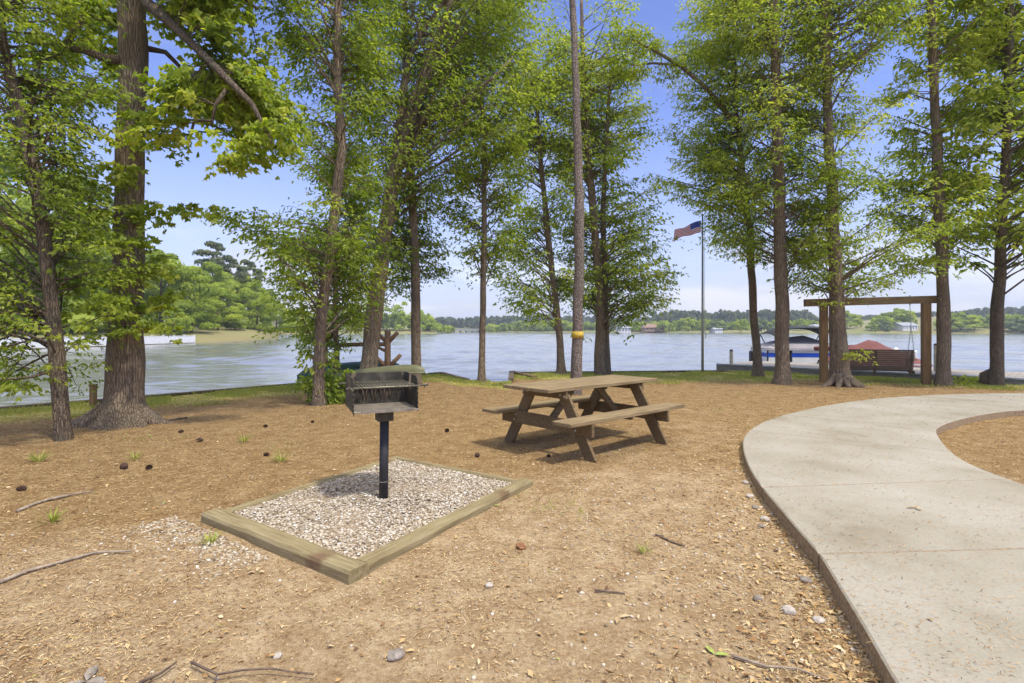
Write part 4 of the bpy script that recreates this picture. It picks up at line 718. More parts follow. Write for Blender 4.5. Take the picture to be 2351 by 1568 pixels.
# ------------------------------------------------------------------ pontoon boat
Yb = 22.8; bo = P(1832, 757, Yb); PB = thing('pontoon_boat', 'white pontoon boat with blue stripe, grey cover and black canopy', 'boat', (bo.x, Yb, WZ), R(-8))
Lb, Wb = 3.3, 2.2; fz = .50   # deck height above water
for s in (-1, 1):
    m = MB(); m.tube([(-Lb / 2 - .1, s * .75, .12), (-Lb / 2 + .3, s * .75, .05), (Lb / 2 - .5, s * .75, .05), (Lb / 2 + .05, s * .75, .22)], [.10, .28, .28, .04], 14); m.build('pontoon', M['alu'], PB)
m = MB(); m.box((0, 0, fz - .04), (Lb, Wb, .09)); m.build('deck', M['alu'], PB)
pz = fz + .02
def panel(x0, x1, y0, y1):
    m = MB(); a = Vector((x0, y0, pz + .32)); b = Vector((x1, y1, pz + .32)); m.beam(a, b, .04, .60, mi=0)
    q = (b - a).normalized(); nrm = Vector((q.y, -q.x, 0))
    for sg in (1, -1): m.beam(a + nrm * .023 * sg + Vector((0, 0, .03)), b + nrm * .023 * sg + Vector((0, 0, .03)), .006, .17, mi=1)
    for t in (0, 1): p = a.lerp(b, t); m.box(p, (.05, .05, .68), None, 2)
    m.build('fence_panel', [M['white'], M['blue'], M['metal_dark']], PB)
panel(-1.6, -.92, -1.08, -1.08); panel(-.66, 1.15, -1.08, -1.08); panel(1.15, 1.6, -1.08, -.5); panel(1.6, 1.6, -.5, 1.08); panel(-1.6, 1.6, 1.08, 1.08); panel(-1.6, -1.6, -1.08, 1.08)
m = MB(); m.box((-.79, -1.06, pz + .30), (.24, .03, .58)); m.build('gate', M['black'], PB)
m = MB(); cz = pz + .64
m.add([(-1.72, -1.14, cz), (1.4, -1.14, cz), (1.72, -.6, cz), (1.72, 1.14, cz), (-1.72, 1.14, cz), (-.35, -.1, cz + .46), (.25, .1, cz + .52), (-1.2, -.2, cz + .16), (1.2, 0, cz + .14), (-1.72, -1.16, cz - .09), (1.4, -1.16, cz - .09)],
      [(0, 1, 5), (0, 5, 7), (1, 6, 5), (1, 8, 6), (1, 2, 8), (2, 3, 8), (3, 6, 8), (3, 4, 5, 6), (4, 7, 5), (4, 0, 7), (0, 9, 10, 1)]); m.build('mooring_cover', M['canvas'], PB)
m = MB(); tz = pz + 1.55; nxb = 12; vs = []; fs = []; x0b, x1b = -1.25, 1.25
for i in range(nxb + 1):
    t = i / nxb * 2 - 1; 
    for k in range(5): s = k / 4 * 2 - 1; vs.append((t * 1.3, s * .95, tz - .30 * abs(t) ** 3.2 - .10 * s * s))
for i in range(nxb):
    for k in range(4): fs.append((i * 5 + k, i * 5 + k + 1, i * 5 + k + 6, i * 5 + k + 5))
nvs = len(vs); vs2 = vs + [(a, b, c + .03) for a, b, c in vs]; fs2 = fs + [tuple(nvs + q for q in f[::-1]) for f in fs]
m.add(vs2, fs2, 0, True); CANO = m.build('canopy', M['canvas_black'], PB)
for s in (-1, 1):
    for xa, xb in ((-1.28, -.9), (1.28, 1.6)):
        m = MB()
        for dx, tx in ((0, 0), (.38 if xa < 0 else -.25, 0)): m.tube([(xa, s * .97, tz - .30), (xa + dx * .9, s * 1.06, cz - .02)], .022, 6)
        m.tube([(xa, s * .97, tz - .30), (xa + .05, s * 1.06, cz - .5)], .02, 6); m.build('canopy_frame', M['metal_dark'], CANO)
m = MB(); m.box((-1.75, .2, .75), (.35, .4, .5)); m.box((-1.8, .2, .25), (.14, .16, .7)); m.build('outboard_motor', M['black'], PB, bevel=.04)

# ------------------------------------------------------------------ red covered speedboat
Yr = 18.6; bo = P(1996, 757, Yr); RB = thing('speedboat', 'motor boat under a faded red cover behind the porch swing', 'boat', (bo.x, Yr, WZ), R(-6)); m = MB()
secs = []
for i, t in enumerate(np.linspace(0, 1, 9)):
    x = -1.5 + 2.9 * t; hw = 1.0 * (min(1, (t + .02) * 5) ** .5 if t < .2 else 1) if t > 0 else .15; secs.append([(x, -hw, .78), (x, -hw * .98, .35), (x, -hw * .6, -.05), (x, 0, -.18), (x, hw * .6, -.05), (x, hw * .98, .35), (x, hw, .78)])
vs = [p for s in secs for p in s]; fs = [(i * 7 + k, i * 7 + k + 1, i * 7 + k + 8, i * 7 + k + 7) for i in range(8) for k in range(6)] + [tuple(56 + k for k in range(7))]
m.add(vs, fs, 0, True); m.build('hull', M['white'], RB)
m = MB(); vs = []; fs = []; nc = 10
for i in range(11):
    t = i / 10; x = -1.55 + 3.0 * t
    for k in range(nc + 1):
        s = k / nc * 2 - 1; ridge = .78 * (1 - abs(s)) ** .9 * max(0, 1 - abs(x + .0) / 1.65) ** .9; hw = 1.04 if t > .12 else .5 + t * 4.5
        vs.append((x, s * hw, .82 + ridge - (.12 if abs(s) > .99 else 0) + .02 * math.sin(x * 7 + s * 3)))
fs = [(i * (nc + 1) + k, i * (nc + 1) + k + 1, (i + 1) * (nc + 1) + k + 1, (i + 1) * (nc + 1) + k) for i in range(10) for k in range(nc)]
m.add(vs, fs, 0, True); m.build('cover', M['canvas_red'], RB)
m = MB(); m.tube([(-1.4, 1.0, 1.22), (0, 1.05, 1.25), (1.25, 1.0, 1.16)], [.08, .12, .11], 10, wob=.2); m.build('folded_canopy', M['canvas_red'], RB)
m = MB(); m.tube([(1.28, .9, .8), (1.34, .9, 1.1), (1.45, .9, 1.25)], [.05, .05, .07], 8); m.build('cleat_arm', M['white'], RB)
m = MB(); m.box((1.35, 0, 1.0), (.32, .34, .42)); m.box((1.42, 0, .5), (.14, .14, .9)); m.build('outboard_motor', M['white'], RB, bevel=.05)

# ------------------------------------------------------------------ flagpole and flag
fb = G(1613, 856); ft = P(1612, 497, fb.y); FP = thing('flagpole', 'tall grey metal flagpole standing on the grass by the seawall', 'flagpole', fb)
m = MB(); m.tube([(0, 0, -.1), (0, 0, 2), (0, 0, ft.z)], [.043, .036, .025], 12); m.build('pole', M['pole'], FP); m = MB(); m.tube([(0, 0, ft.z + .01), (0, 0, ft.z + .05), (0, 0, ft.z + .09)], [.03, .05, .01], 10); m.build('finial', M['alu'], FP)
m = MB(); m.tube([(.055, -.02, 1.35), (.055, -.02, ft.z - .02)], .006, 4); m.tube([(.06, -.03, 1.1), (.10, -.03, 1.2), (.05, -.03, 1.35)], .015, 5); m.build('halyard', M['white'], FP)
FG = thing('flag', 'faded american flag flying from the tall grey flagpole', 'flag', (fb.x, fb.y, ft.z - .1)); nu, nv = 26, 13
def fpt(u, v):   # u along the fly, v down the hoist
    return Vector((-.04 - u * .86, .10 * math.sin(u * 6 + v * 1.2) * u + .03, -.02 - v * .38 * (1 - .2 * u) - .36 * u ** 1.25 + .05 * math.sin(u * 8 + v * 2) * u))
grid = [[fpt(i / nu, j / nv) for i in range(nu + 1)] for j in range(nv + 1)]
def flag_part(name, cells, mt):
    m = MB()
    for i, j in cells:
        q = [grid[j][i], grid[j][i + 1], grid[j + 1][i + 1], grid[j + 1][i]]; m.add(q, [(0, 1, 2, 3)]); 
    m.build(name, mt, FG)
flag_part('red_stripes', [(i, j) for j in range(0, 13, 2) for i in range(nu) if not (j < 7 and i < 10)], M['flag_red']); flag_part('white_stripes', [(i, j) for j in range(1, 13, 2) for i in range(nu) if not (j < 7 and i < 10)], M['flag_white']); flag_part('canton', [(i, j) for j in range(7) for i in range(10)], M['flag_blue'])
m = MB()
for r_ in range(9):
    for c_ in range(6 if r_ % 2 == 0 else 5):
        u = (.5 + c_ + (.5 if r_ % 2 else 0)) / 6 * 10 / 26; v = (r_ + .7) / 9.4 * 7 / 13; c = fpt(u, v)
        for off in (-.004, .004):
            vs = [c + Vector((math.sin(a) * rr, off, math.cos(a) * rr)) for a, rr in ((k * math.pi / 5, .011 if k % 2 == 0 else .0045) for k in range(10))]; m.add(vs, [tuple(range(10))])
m.build('stars', M['flag_white'], FG)

# ------------------------------------------------------------------ swing frame and porch swing
pl_, pr_ = G(1891, 878), G(2126, 881); SF = thing('swing_frame', 'tall timber swing frame of two posts and a long beam', 'swing frame', (pl_ + pr_) / 2)
yaw = math.atan2(pr_.y - pl_.y, pr_.x - pl_.x); zt = [2.00, 2.06]
for p, zz_ in ((pl_, zt[0]), (pr_, zt[1])):
    m = MB(); m.box((0, 0, zz_ / 2 - .1), (.18, .18, zz_ + .2)); me = m.mesh('post', M['wood_post'], .008); o = link('post', me, SF); o.location = p - (pl_ + pr_) / 2; o.rotation_euler.z = yaw - R(12)
bd = (pr_ - pl_).normalized(); ba = pl_ - bd * .47 + Vector((0, 0, zt[0] + .085)); bb = pr_ + bd * .36 + Vector((0, 0, zt[1] + .095)); m = MB(); L_ = (bb - ba).length; m.box((0, 0, 0), (L_, .14, .19)); me = m.mesh('beam', M['wood'], .006); o = link('beam', me, SF)
o.location = (ba + bb) / 2 - (pl_ + pr_) / 2; o.rotation_euler = (0, -math.asin((bb.z - ba.z) / L_), yaw)
m = MB(); hb = P(2089, 684, pr_.y + .05); m.tube([hb + Vector((0, 0, -.19)), hb + Vector((0, 0, .07))], .012, 6); m.build('eye_bolt', M['metal_dark'], SF, world=True)
sc_ = P(2008, 830, 13.75); SWN = thing('porch_swing', 'dark brown slatted swing bench hanging from the timber frame', 'swing', (sc_.x, sc_.y, .25), R(-20)); Ls = 1.66
m = MB()
for i in range(9): z = .12 + i * .052; m.box((0, -.02 - z * .22, z), (Ls, .022, .046))
m.build('backrest', M['swing'], SWN)
for x in (-Ls / 2 + .05, 0, Ls / 2 - .05): m = MB(); m.beam((x, .03, -.04), (x, -.14, .58), .035, .075, up=(0, 1, 0)); m.build('back_post', M['swing'], SWN)
m = MB()
for i in range(7): m.box((0, .05 + i * .072, .06 + .01 * i), (Ls, .055, .022))
m.build('seat', M['swing'], SWN); m = MB(); m.beam((-Ls / 2, -.13, .59), (Ls / 2, -.13, .59), .03, .05); m.build('top_rail', M['swing'], SWN)
for x in (-Ls / 2 - .03, Ls / 2 + .03):
    m = MB(); m.beam((x, -.08, .36), (x, .52, .33), .10, .03); ARM = m.build('armrest', M['swing_arm'], SWN, bevel=.008); m = MB(); m.beam((x, .48, .03), (x, .46, .32), .05, .05, up=(0, 1, 0)); m.beam((x, -.02, .03), (x, .54, .06), .04, .08); m.build('arm_support', M['swing'], ARM)
    top = Vector((x * .97, .20, 1.83)); ring = Vector((x, .20, 1.2)); m = MB()
    def chain(a, b):
        n = int((b - a).length / .045)
        for i in range(n):
            c = a.lerp(b, (i + .5) / n); d = (b - a).normalized(); s1 = d.cross(Vector((1, 0, 0)) if i % 2 else Vector((0, 1, .1))).normalized(); q = [c + d * .026 * math.cos(k * math.pi / 3) + s1 * .012 * math.sin(k * math.pi / 3) for k in range(7)]; m.tube(q, .0045, 4, cap=False)
    chain(top, ring); chain(ring, Vector((x, -.06, .40))); chain(ring, Vector((x, .48, .36))); m.build('chain', M['alu'], SWN)

# ------------------------------------------------------------------ canoes and rack
def canoe(name, label, a, b, beam_w, depth_, mt, roll=0, lift=0):
    """upturned canoe from tip a to tip b"""
    a = Vector(a); b = Vector(b); T = thing(name, label, 'canoe', (a + b) / 2); x = (b - a); L = x.length; x.normalize(); y = Vector((0, 0, 1)).cross(x).normalized(); z = x.cross(y); m = MB(); vs = []; n = 22; k = 10
    for i in range(n + 1):
        t = i / n; s = 2 * t - 1; wd = beam_w / 2 * (1 - abs(s) ** 2.4) ** .8 + .012; hz = depth_ * (1 - .45 * abs(s) ** 9); 
        dip = -.05 * abs(s) ** 3
        for j in range(k + 1):
            th = math.pi * j / k; vs.append((a.lerp(b, t)) + y * math.cos(th) * wd + z * (max(0, math.sin(th)) ** .65 * hz * (1 - .1 * abs(s)) + dip))
    fs = [(i * (k + 1) + j, i * (k + 1) + j + 1, (i + 1) * (k + 1) + j + 1, (i + 1) * (k + 1) + j) for i in range(n) for j in range(k)]; fs += [tuple(range(k + 1)), tuple(n * (k + 1) + j for j in range(k + 1))]
    m.add(vs, fs, 0, True); m.build('hull', mt, T, world=True)
    for sgn in (0, k):
        m = MB(); m.tube([vs[i * (k + 1) + sgn] for i in range(n + 1)], .018, 6); m.build('gunwale', mt, T, world=True)
    m = MB(); m.tube([vs[k // 2], vs[k // 2] - z * .22], .02, 6); m.build('bow_handle', M['metal_dark'], T, world=True); return T
canoe('green_canoe', 'dark green canoe turned over on the bank beneath the rack', P(684, 871, 12.9), P(925, 852, 13.8), .85, .34, M['canoe_green'])
canoe('olive_canoe', 'olive canoe lying upside down with its tip raised near the straight oak', P(742, 878, 12.9), P(974, 850, 10.6), .78, .20, M['canoe_olive'])
rk = G(890, 884); rl = G(745, 884); RK = thing('canoe_rack', 'rustic canoe rack of logs with forked uprights', 'rack', rk)
def arm(p, sx, zb, ln, nm='support_arm'):
    m = MB(); m.tube([p + Vector((0, 0, zb)), p + Vector((sx * ln * .72, -.05, zb + ln * .72))], [.055, .05], 8); m.build(nm, M['log'], RK, world=True)
for p, zt_ in ((rk, 1.36), (rl, 1.36)):
    m = MB(); m.tube([p + Vector((0, 0, -.1)), p + Vector((0, 0, zt_))], [.085, .075], 10, wob=.1); m.build('upright', M['log'], RK, world=True)
    for sx in (-1, 1): arm(p, sx, .42, .46); arm(p, sx, 1.05, .36)
m = MB(); m.tube([rl + Vector((0, 0, 1.0)), rk + Vector((0, 0, 1.02))], .052, 8, wob=.08); m.build('rail', M['log'], RK, world=True)
m = MB(); m.tube([rl + Vector((0, 0, .45)), rk + Vector((0, 0, .47))], .022, 8); m.build('lower_rod', M['metal_dark'], RK, world=True); m = MB(); m.tube([rk + Vector((-.06, 0, .85)), rk + Vector((-.35, 0, 1.0))], .04, 6); m.build('brace', M['log'], RK, world=True)
m = MB(); q = [rk + Vector((.05 + .5 * t, -.05, .45 - 1.0 * t * t * .6 + .15 * math.sin(t * 3.1))) for t in np.linspace(0, .9, 9)]; m.tube(q, .010, 5); m.build('tie_rope', M['metal_dark'], RK, world=True)
ps = G(214, 933); sp_ = thing('stake', 'short brown wooden stake standing beside the huge trunk', 'stake', ps); m = MB(); m.box((0, 0, .15), (.085, .085, .44)); m.build('post', M['wood_post'], sp_, bevel=.005)
m = MB(); m.box((0, 0, .385), (.095, .095, .03)); m.build('cap', M['wood_dark'], sp_)

# ------------------------------------------------------------------ picnic table
TC = Vector((.895, 6.41, 0)); TYAW = R(41.2); PT = thing('picnic_table', 'brown wooden picnic table with two attached benches', 'picnic table', TC, TYAW)
LT = 2.02
for i, v in enumerate((-.293, -.147, 0, .147, .293)): m = MB(); m.box((random.uniform(-.004, .004), v, .73), (LT, .141, .038)); m.build('top_board', M['wood'], PT, bevel=.004)
for s in (-1, 1):
    for j in (0, 1): 
        if j == 0: m = MB(); m.box((.02, s * .585, .42), (2.12, .262, .04)); m.build('bench_seat', M['wood'], PT, bevel=.005)
for u in (-.66, .66):
    so_ = -1 if u < 0 else 1
    for s in (-1, 1):
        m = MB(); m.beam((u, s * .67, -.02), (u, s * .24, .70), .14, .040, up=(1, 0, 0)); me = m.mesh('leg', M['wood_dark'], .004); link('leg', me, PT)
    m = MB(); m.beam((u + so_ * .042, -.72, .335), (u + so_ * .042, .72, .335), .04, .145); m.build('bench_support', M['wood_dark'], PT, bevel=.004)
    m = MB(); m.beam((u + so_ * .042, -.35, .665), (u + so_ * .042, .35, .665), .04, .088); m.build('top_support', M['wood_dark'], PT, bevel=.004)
    m = MB(); m.beam((u - so_ * .05, 0, .32), (u - so_ * .44, 0, .69), .038, .088); m.build('brace', M['wood_dark'], PT, bevel=.004)
    m = MB()
    for s in (-1, 1):
        for (yy, z_) in ((s * .46, .365), (s * .49, .305), (s * .27, .665), (s * .33, .65)): m.tube([(u + so_ * .062, yy, z_), (u + so_ * .07, yy, z_)], .011, 8)
    m.build('bolts', M['alu'], PT)
m = MB(); m.box((0, 0, .692), (.038, .66, .034)); m.build('centre_batten', M['wood_dark'], PT)
for s in (-1, 1): m = MB(); m.box((0, s * .585, .382), (.038, .22, .034)); m.build('seat_batten', M['wood_dark'], PT)

# ------------------------------------------------------------------ grill
GP = G(880, 1141, .03); GR = thing('park_grill', 'black charcoal grill with ash plate and grate, on one square-box post in the gravel', 'grill', (GP.x, GP.y, 0), R(25))
m = MB(); m.tube([(0, 0, -.1), (0.012, 0.01, .69)], .036, 20); m.build('post', M['black'], GR); m = MB(); m.tube([(0, 0, .155), (0, 0, .16)], .0372, 20); m.build('post_ring', M['ash'], GR)
m = MB(); m.box((0.01, .01, .695), (.125, .125, .095)); m.build('collar', M['steel'], GR, bevel=.004)
bx0 = .25; by0, by1 = -.14, .30; zb = .745; th = .006; SW_, HB = .50, .27
m = MB(); m.box((0, (by0 + by1) / 2 - .02, zb), (SW_, by1 - by0 + .04, th)); m.box((0, by0 - .04, zb + .004), (SW_ * .8, .012, .02)); m.build('ash_plate', M['ash'], GR)
def serr(x, nm):
    m = MB(); prof_ = [(by1, zb + .003), (by1, zb + HB)]; prof_ += [(by0 + .06, zb + HB - .012), (by0 + .02, zb + HB - .03), (by0 + .012, zb + HB - .06)]
    for k in range(6): z = zb + HB - .085 - k * .038; prof_ += [(by0 + .022, z), (by0 + .004, z - .014)]
    prof_ += [(by0, zb - .01)]
    n = len(prof_); vs = [(x - th / 2, a, b) for a, b in prof_] + [(x + th / 2, a, b) for a, b in prof_]; m.add(vs, [tuple(range(n))[::-1], tuple(range(n, 2 * n))] + [(i, (i + 1) % n, n + (i + 1) % n, n + i) for i in range(n)]); m.build(nm, M['steel'], GR)
serr(-bx0, 'side_wall'); serr(bx0, 'side_wall')
m = MB(); m.box((0, by1 + .004, zb + HB / 2), (SW_ + .008, th, HB)); BKW = m.build('back_wall', M['steel'], GR)
for i in range(4):
    xx = -.135 + i * .075; m = MB(); q = [(xx - .022, by1 - .003, zb + .035), (xx - .022, by1 - .003, zb + .11), (xx - .012, by1 - .003, zb + .135), (xx + .012, by1 - .003, zb + .135), (xx + .022, by1 - .003, zb + .11), (xx + .022, by1 - .003, zb + .045)]; m.tube(q, .006, 5); m.build('vent_slot', M['rust'], BKW)
m = MB(); gz = zb + .19
for yy in (by0 - .03, by1 - .04): m.tube([(-bx0 - .06, yy, gz), (bx0 + .07, yy, gz)], .0075, 8)
GRT = m.build('grate', M['rod'], GR)
m = MB()
for i in range(17): xx = -.21 + i * .026; m.tube([(xx, by0 - .03, gz + .011), (xx, by1 - .04, gz + .011)], .0042, 6)
m.build('grate_bars', M['rod'], GRT)
for s in (-1, 1): m = MB(); m.tube([(s * (bx0 + .012), by0 - .03, gz), (s * (bx0 + .05), by0 - .09, gz + .015), (s * (bx0 + .02), by0 - .10, gz - .012)], .007, 6); m.build('handle', M['rod'], GRT)
dl = thing('grill_leaf', 'curled yellowish dry leaf stuck on the grill wall', 'leaf', GR.matrix_basis @ Vector((bx0 - .02, .04, zb + .13)), R(25)); m = MB(); m.add([(0, 0, 0), (-.01, .02, .06), (-.004, .01, .13), (0, -.014, .16), (.002, -.02, .08)], [(0, 1, 2, 3, 4)]); m.add([(.001, 0, 0), (-.008, .02, .06), (-.002, .01, .13), (.002, -.014, .16), (.004, -.02, .08)], [(4, 3, 2, 1, 0)]); m.build('blade', M['dryleaf'], dl)

# ------------------------------------------------------------------ gravel bed with timber edging
TE = thing('timber_edging', 'rectangle of four weathered landscape timbers around the white gravel', 'edging', (sum((p for p in PIT), Vector()) / 4).xy.to_3d())
def timber(a, b, wd, zt_, ext0=0, ext1=0):
    a = Vector(a); b = Vector(b); d = (b - a).normalized(); nn = Vector((-d.y, d.x, 0)); a = a - d * ext0; b = b + d * ext1; L = (b - a).length; c = (a + b) / 2 + nn * wd / 2; n = max(8, int(L / .12)); vs = []; fs = []
    for i in range(n + 1):
        x = -L / 2 + L * i / n; sg = .010 * noise.noise(Vector((x * 1.7, a.x, 1))); rz = .006 * noise.noise(Vector((x * 2.5, a.y, 7)))
        for (yy, z_) in ((-wd / 2, -.06), (-wd / 2, zt_ - .018), (-wd / 2 + .012, zt_), (wd / 2 - .012, zt_), (wd / 2, zt_ - .016), (wd / 2, -.06)): vs.append((x, yy + sg + .006 * noise.noise(Vector((x * 6, yy * 9, z_ * 9))), z_ + rz * (z_ > 0)))
    fs = [(i * 6 + k, i * 6 + (k + 1) % 6, (i + 1) * 6 + (k + 1) % 6, (i + 1) * 6 + k) for i in range(n) for k in range(6)] + [tuple(range(6)), tuple(n * 6 + k for k in range(6))[::-1]]
    m = MB(); m.add(vs, fs); me = m.mesh('timber', M['timber']); o = link('timber', me, TE); o.location = Vector((c.x, c.y, 0)) - TE.location; o.rotation_euler.z = math.atan2(d.y, d.x)
pw, ps_, pe, pn = [Vector((p.x, p.y, 0)) for p in PIT]
timber(pw, ps_, .14, .062, 0, 0); d_ = (pe - ps_).normalized(); timber(ps_ + d_ * .145, pe, .11, .055, 0, .0); timber(pe + (pn - pe).normalized() * .115, pn, .07, .034); timber(pn + (pw - pn).normalized() * .075, pw - (pw - pn).normalized() * .145, .07, .036)
ico = None
def ico_np(sub):
    bm = bmesh.new(); bmesh.ops.create_icosphere(bm, subdivisions=sub, radius=1); v = np.array([p.co[:] for p in bm.verts]); f = np.array([[q.index for q in t.verts] for t in bm.faces]); bm.free(); return v, f
def stones(name, pos, size, tint, sub=2):
    v, f = ico_np(sub); n = len(pos); k = len(v); V = np.repeat(v[None], n, 0); S = np.stack([size * RNG.uniform(.8, 1.4, n), size * RNG.uniform(.6, 1.0, n), size * RNG.uniform(.4, .75, n)], -1)[:, None]
    V = V * (1 + RNG.normal(0, .07, (n, k, 1))); V = V * S; a = RNG.uniform(0, 6.28, n); b = RNG.normal(0, .35, n); ca, sa, cb, sb_ = np.cos(a)[:, None], np.sin(a)[:, None], np.cos(b)[:, None], np.sin(b)[:, None]
    x, y, z = V[..., 0], V[..., 1], V[..., 2]; y, z = y * cb - z * sb_, y * sb_ + z * cb; x, y = x * ca - y * sa, x * sa + y * ca
    V = np.stack([x, y, z], -1) + pos[:, None]; FF = (f[None] + (np.arange(n) * k)[:, None, None]).reshape(-1, 3)
    return np_mesh(name, V.reshape(-1, 3), FF, M['pebble'], [('tint', 'FACE', np.repeat(tint, len(f)))], True)
pos = []; rp = random.Random(9)
bnd = [min(p.x for p in PIT), max(p.x for p in PIT), min(p.y for p in PIT), max(p.y for p in PIT)]
while len(pos) < 21000:
    x = rp.uniform(bnd[0], bnd[1]); y = rp.uniform(bnd[2], bnd[3])
    if in_pit(x, y, .075): pos.append((x, y, .004 + .018 * rp.random() + .012 * noise.noise(Vector((x * 3, y * 3, 0)))))
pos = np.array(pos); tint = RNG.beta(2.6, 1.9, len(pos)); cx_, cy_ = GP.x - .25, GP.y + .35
tint -= .15 * np.exp(-(((pos[:, 0] - cx_) / .35) ** 2 + ((pos[:, 1] - cy_) / .3) ** 2));  # grill's cast shadow painted into the pebble tints
tag(link('gravel', stones('gravel', pos, RNG.uniform(.005, .0128, len(pos)) * RNG.uniform(.8, 1.2, len(pos)), np.clip(tint, 0, 1), 1)), kind='stuff')
bed = MB(); bed.add([Vector((p.x, p.y, .012)) + (TE.location - p).xy.to_3d() * .03 for p in PIT], [(0, 1, 2, 3)]); tag(bed.build('gravel_base', surf('gravel_dust', [(.3, (.20, .14, .09)), (.7, (.42, .33, .23))], 60, 6, .95, .8)), kind='structure')

# ------------------------------------------------------------------ concrete path, cast in sections with open joints
CZ = .10
outer = [(3300, 2700), (2700, 2330), (2330, 1930), (2160, 1700), (2060, 1568), (1985, 1440), (1930, 1350), (1880, 1270), (1830, 1212), (1790, 1165), (1750, 1118), (1722, 1075), (1708, 1038), (1706, 1010), (1716, 993), (1740, 975), (1778, 959), (1830, 945), (1900, 930), (2000, 916), (2080, 910), (2160, 906), (2250, 903.5), (2351, 902.5), (2600, 901), (3000, 900), (3800, 898)]
inner_ = [(6500, 2700), (5200, 2000), (4200, 1600), (3500, 1400), (2900, 1270), (2560, 1185), (2351, 1112), (2290, 1090), (2235, 1068), (2190, 1042), (2166, 1018), (2152, 998), (2150, 985), (2165, 975), (2190, 966), (2230, 956), (2290, 946), (2351, 941), (2600, 934), (3000, 930), (3800, 922)]
def smooth(pl):
    p = [G(x, y, CZ) for x, y in pl]; out = []
    for i in range(len(p) - 1):
        a, b, c, d = p[max(0, i - 1)], p[i], p[i + 1], p[min(len(p) - 1, i + 2)]
        for t in (0, .25, .5, .75): out.append(.5 * ((2 * b) + (c - a) * t + (2 * a - 5 * b + 4 * c - d) * t * t + (3 * b - a - 3 * c + d) * t ** 3))
    return out + [p[-1]]
PO, PI_ = smooth(outer), smooth(inner_)
def near(pl, x, y): q = G(x, y, CZ); return min(range(len(pl)), key=lambda i: (pl[i] - q).length)
joints = [((2700, 2330), (4200, 1600)), ((1890, 1275), (2790, 1243)), ((1760, 1118), (2320, 1100)), ((1712, 990), (2180, 1036)), ((1790, 952), (2152, 990)), ((2160, 906), (2500, 936))]
ji = [(near(PO, *a), near(PI_, *b)) for a, b in joints]; ji = [(0, 0)] + ji + [(len(PO) - 1, len(PI_) - 1)]
m = MB()
for k in range(len(ji) - 1):
    (o0, i0), (o1, i1) = ji[k], ji[k + 1]
    if o1 <= o0 or i1 <= i0: continue
    oo = [v.copy() for v in PO[o0:o1 + 1]]; ii = [v.copy() for v in PI_[i0:i1 + 1]]; g = .009
    ed = (oo[-1] - oo[-2]).normalized(); oo[-1] -= ed * g; oo[0] += (oo[1] - oo[0]).normalized() * g; ii[-1] -= (ii[-1] - ii[-2]).normalized() * g; ii[0] += (ii[1] - ii[0]).normalized() * g
    loop = oo + ii[::-1]; n = len(loop); cen = sum(loop, Vector()) / n
    def inset(l, d, z):
        res = []
        for i, p in enumerate(l):
            t = (l[(i + 1) % n] - l[i - 1]).normalized(); nn = Vector((t.y, -t.x, 0)); res.append(Vector((p.x, p.y, z)) + nn * d)
        return res
    L0 = inset(loop, -.010, CZ); L1 = inset(loop, 0.0, CZ - .008); L2 = inset(loop, .0, -.12)
    # sign: make sure the inset goes inward
    ar = sum(loop[i].x * loop[(i + 1) % n].y - loop[(i + 1) % n].x * loop[i].y for i in range(n))
    if ar < 0: L0 = inset(loop, .010, CZ)
    m.add(L0 + L1 + L2, [tuple(range(n))] + [(n * r_ + i, n * r_ + (i + 1) % n, n * (r_ + 1) + (i + 1) % n, n * (r_ + 1) + i) for r_ in (0, 1) for i in range(n)])
CM = concrete_mat(); cp = m.build('concrete_path', CM); tag(cp, kind='structure')
jm = MB()
for (o0, i0) in ji[1:-1]: a, b = PO[o0], PI_[i0]; jm.beam(Vector((a.x, a.y, CZ - .010)), Vector((b.x, b.y, CZ - .010)), .017, .012)
tag(jm.build('path_joint_dirt', surf('joint_dirt', [(.3, (.20, .15, .10)), (.7, (.36, .29, .20))], 40, 5, .95, .5)), kind='structure')
OUTP = [(p.x, p.y) for p in PO] + [(p.x, p.y) for p in PI_[::-1]]
OA = np.array(OUTP)
def in_path(px, py):
    x0, y0 = OA[:, 0], OA[:, 1]; x1, y1 = np.roll(x0, -1), np.roll(y0, -1); px = np.asarray(px)[:, None]; py = np.asarray(py)[:, None]
    c = ((y0 > py) != (y1 > py)) & (px < (x1 - x0) * (py - y0) / (y1 - y0 + 1e-12) + x0); return c.sum(1) % 2 == 1
def d_path(px, py):
    P0 = np.array([(p.x, p.y) for p in PO]); return np.min(np.hypot(px[:, None] - P0[None, :, 0], py[:, None] - P0[None, :, 1]), 1)
def gz_np(x, y): return np.array([ground_z(a, b) for a, b in zip(x, y)])
def pit_mask(x, y, pad=-.02): return np.array([in_pit(a, b, pad) for a, b in zip(x, y)])

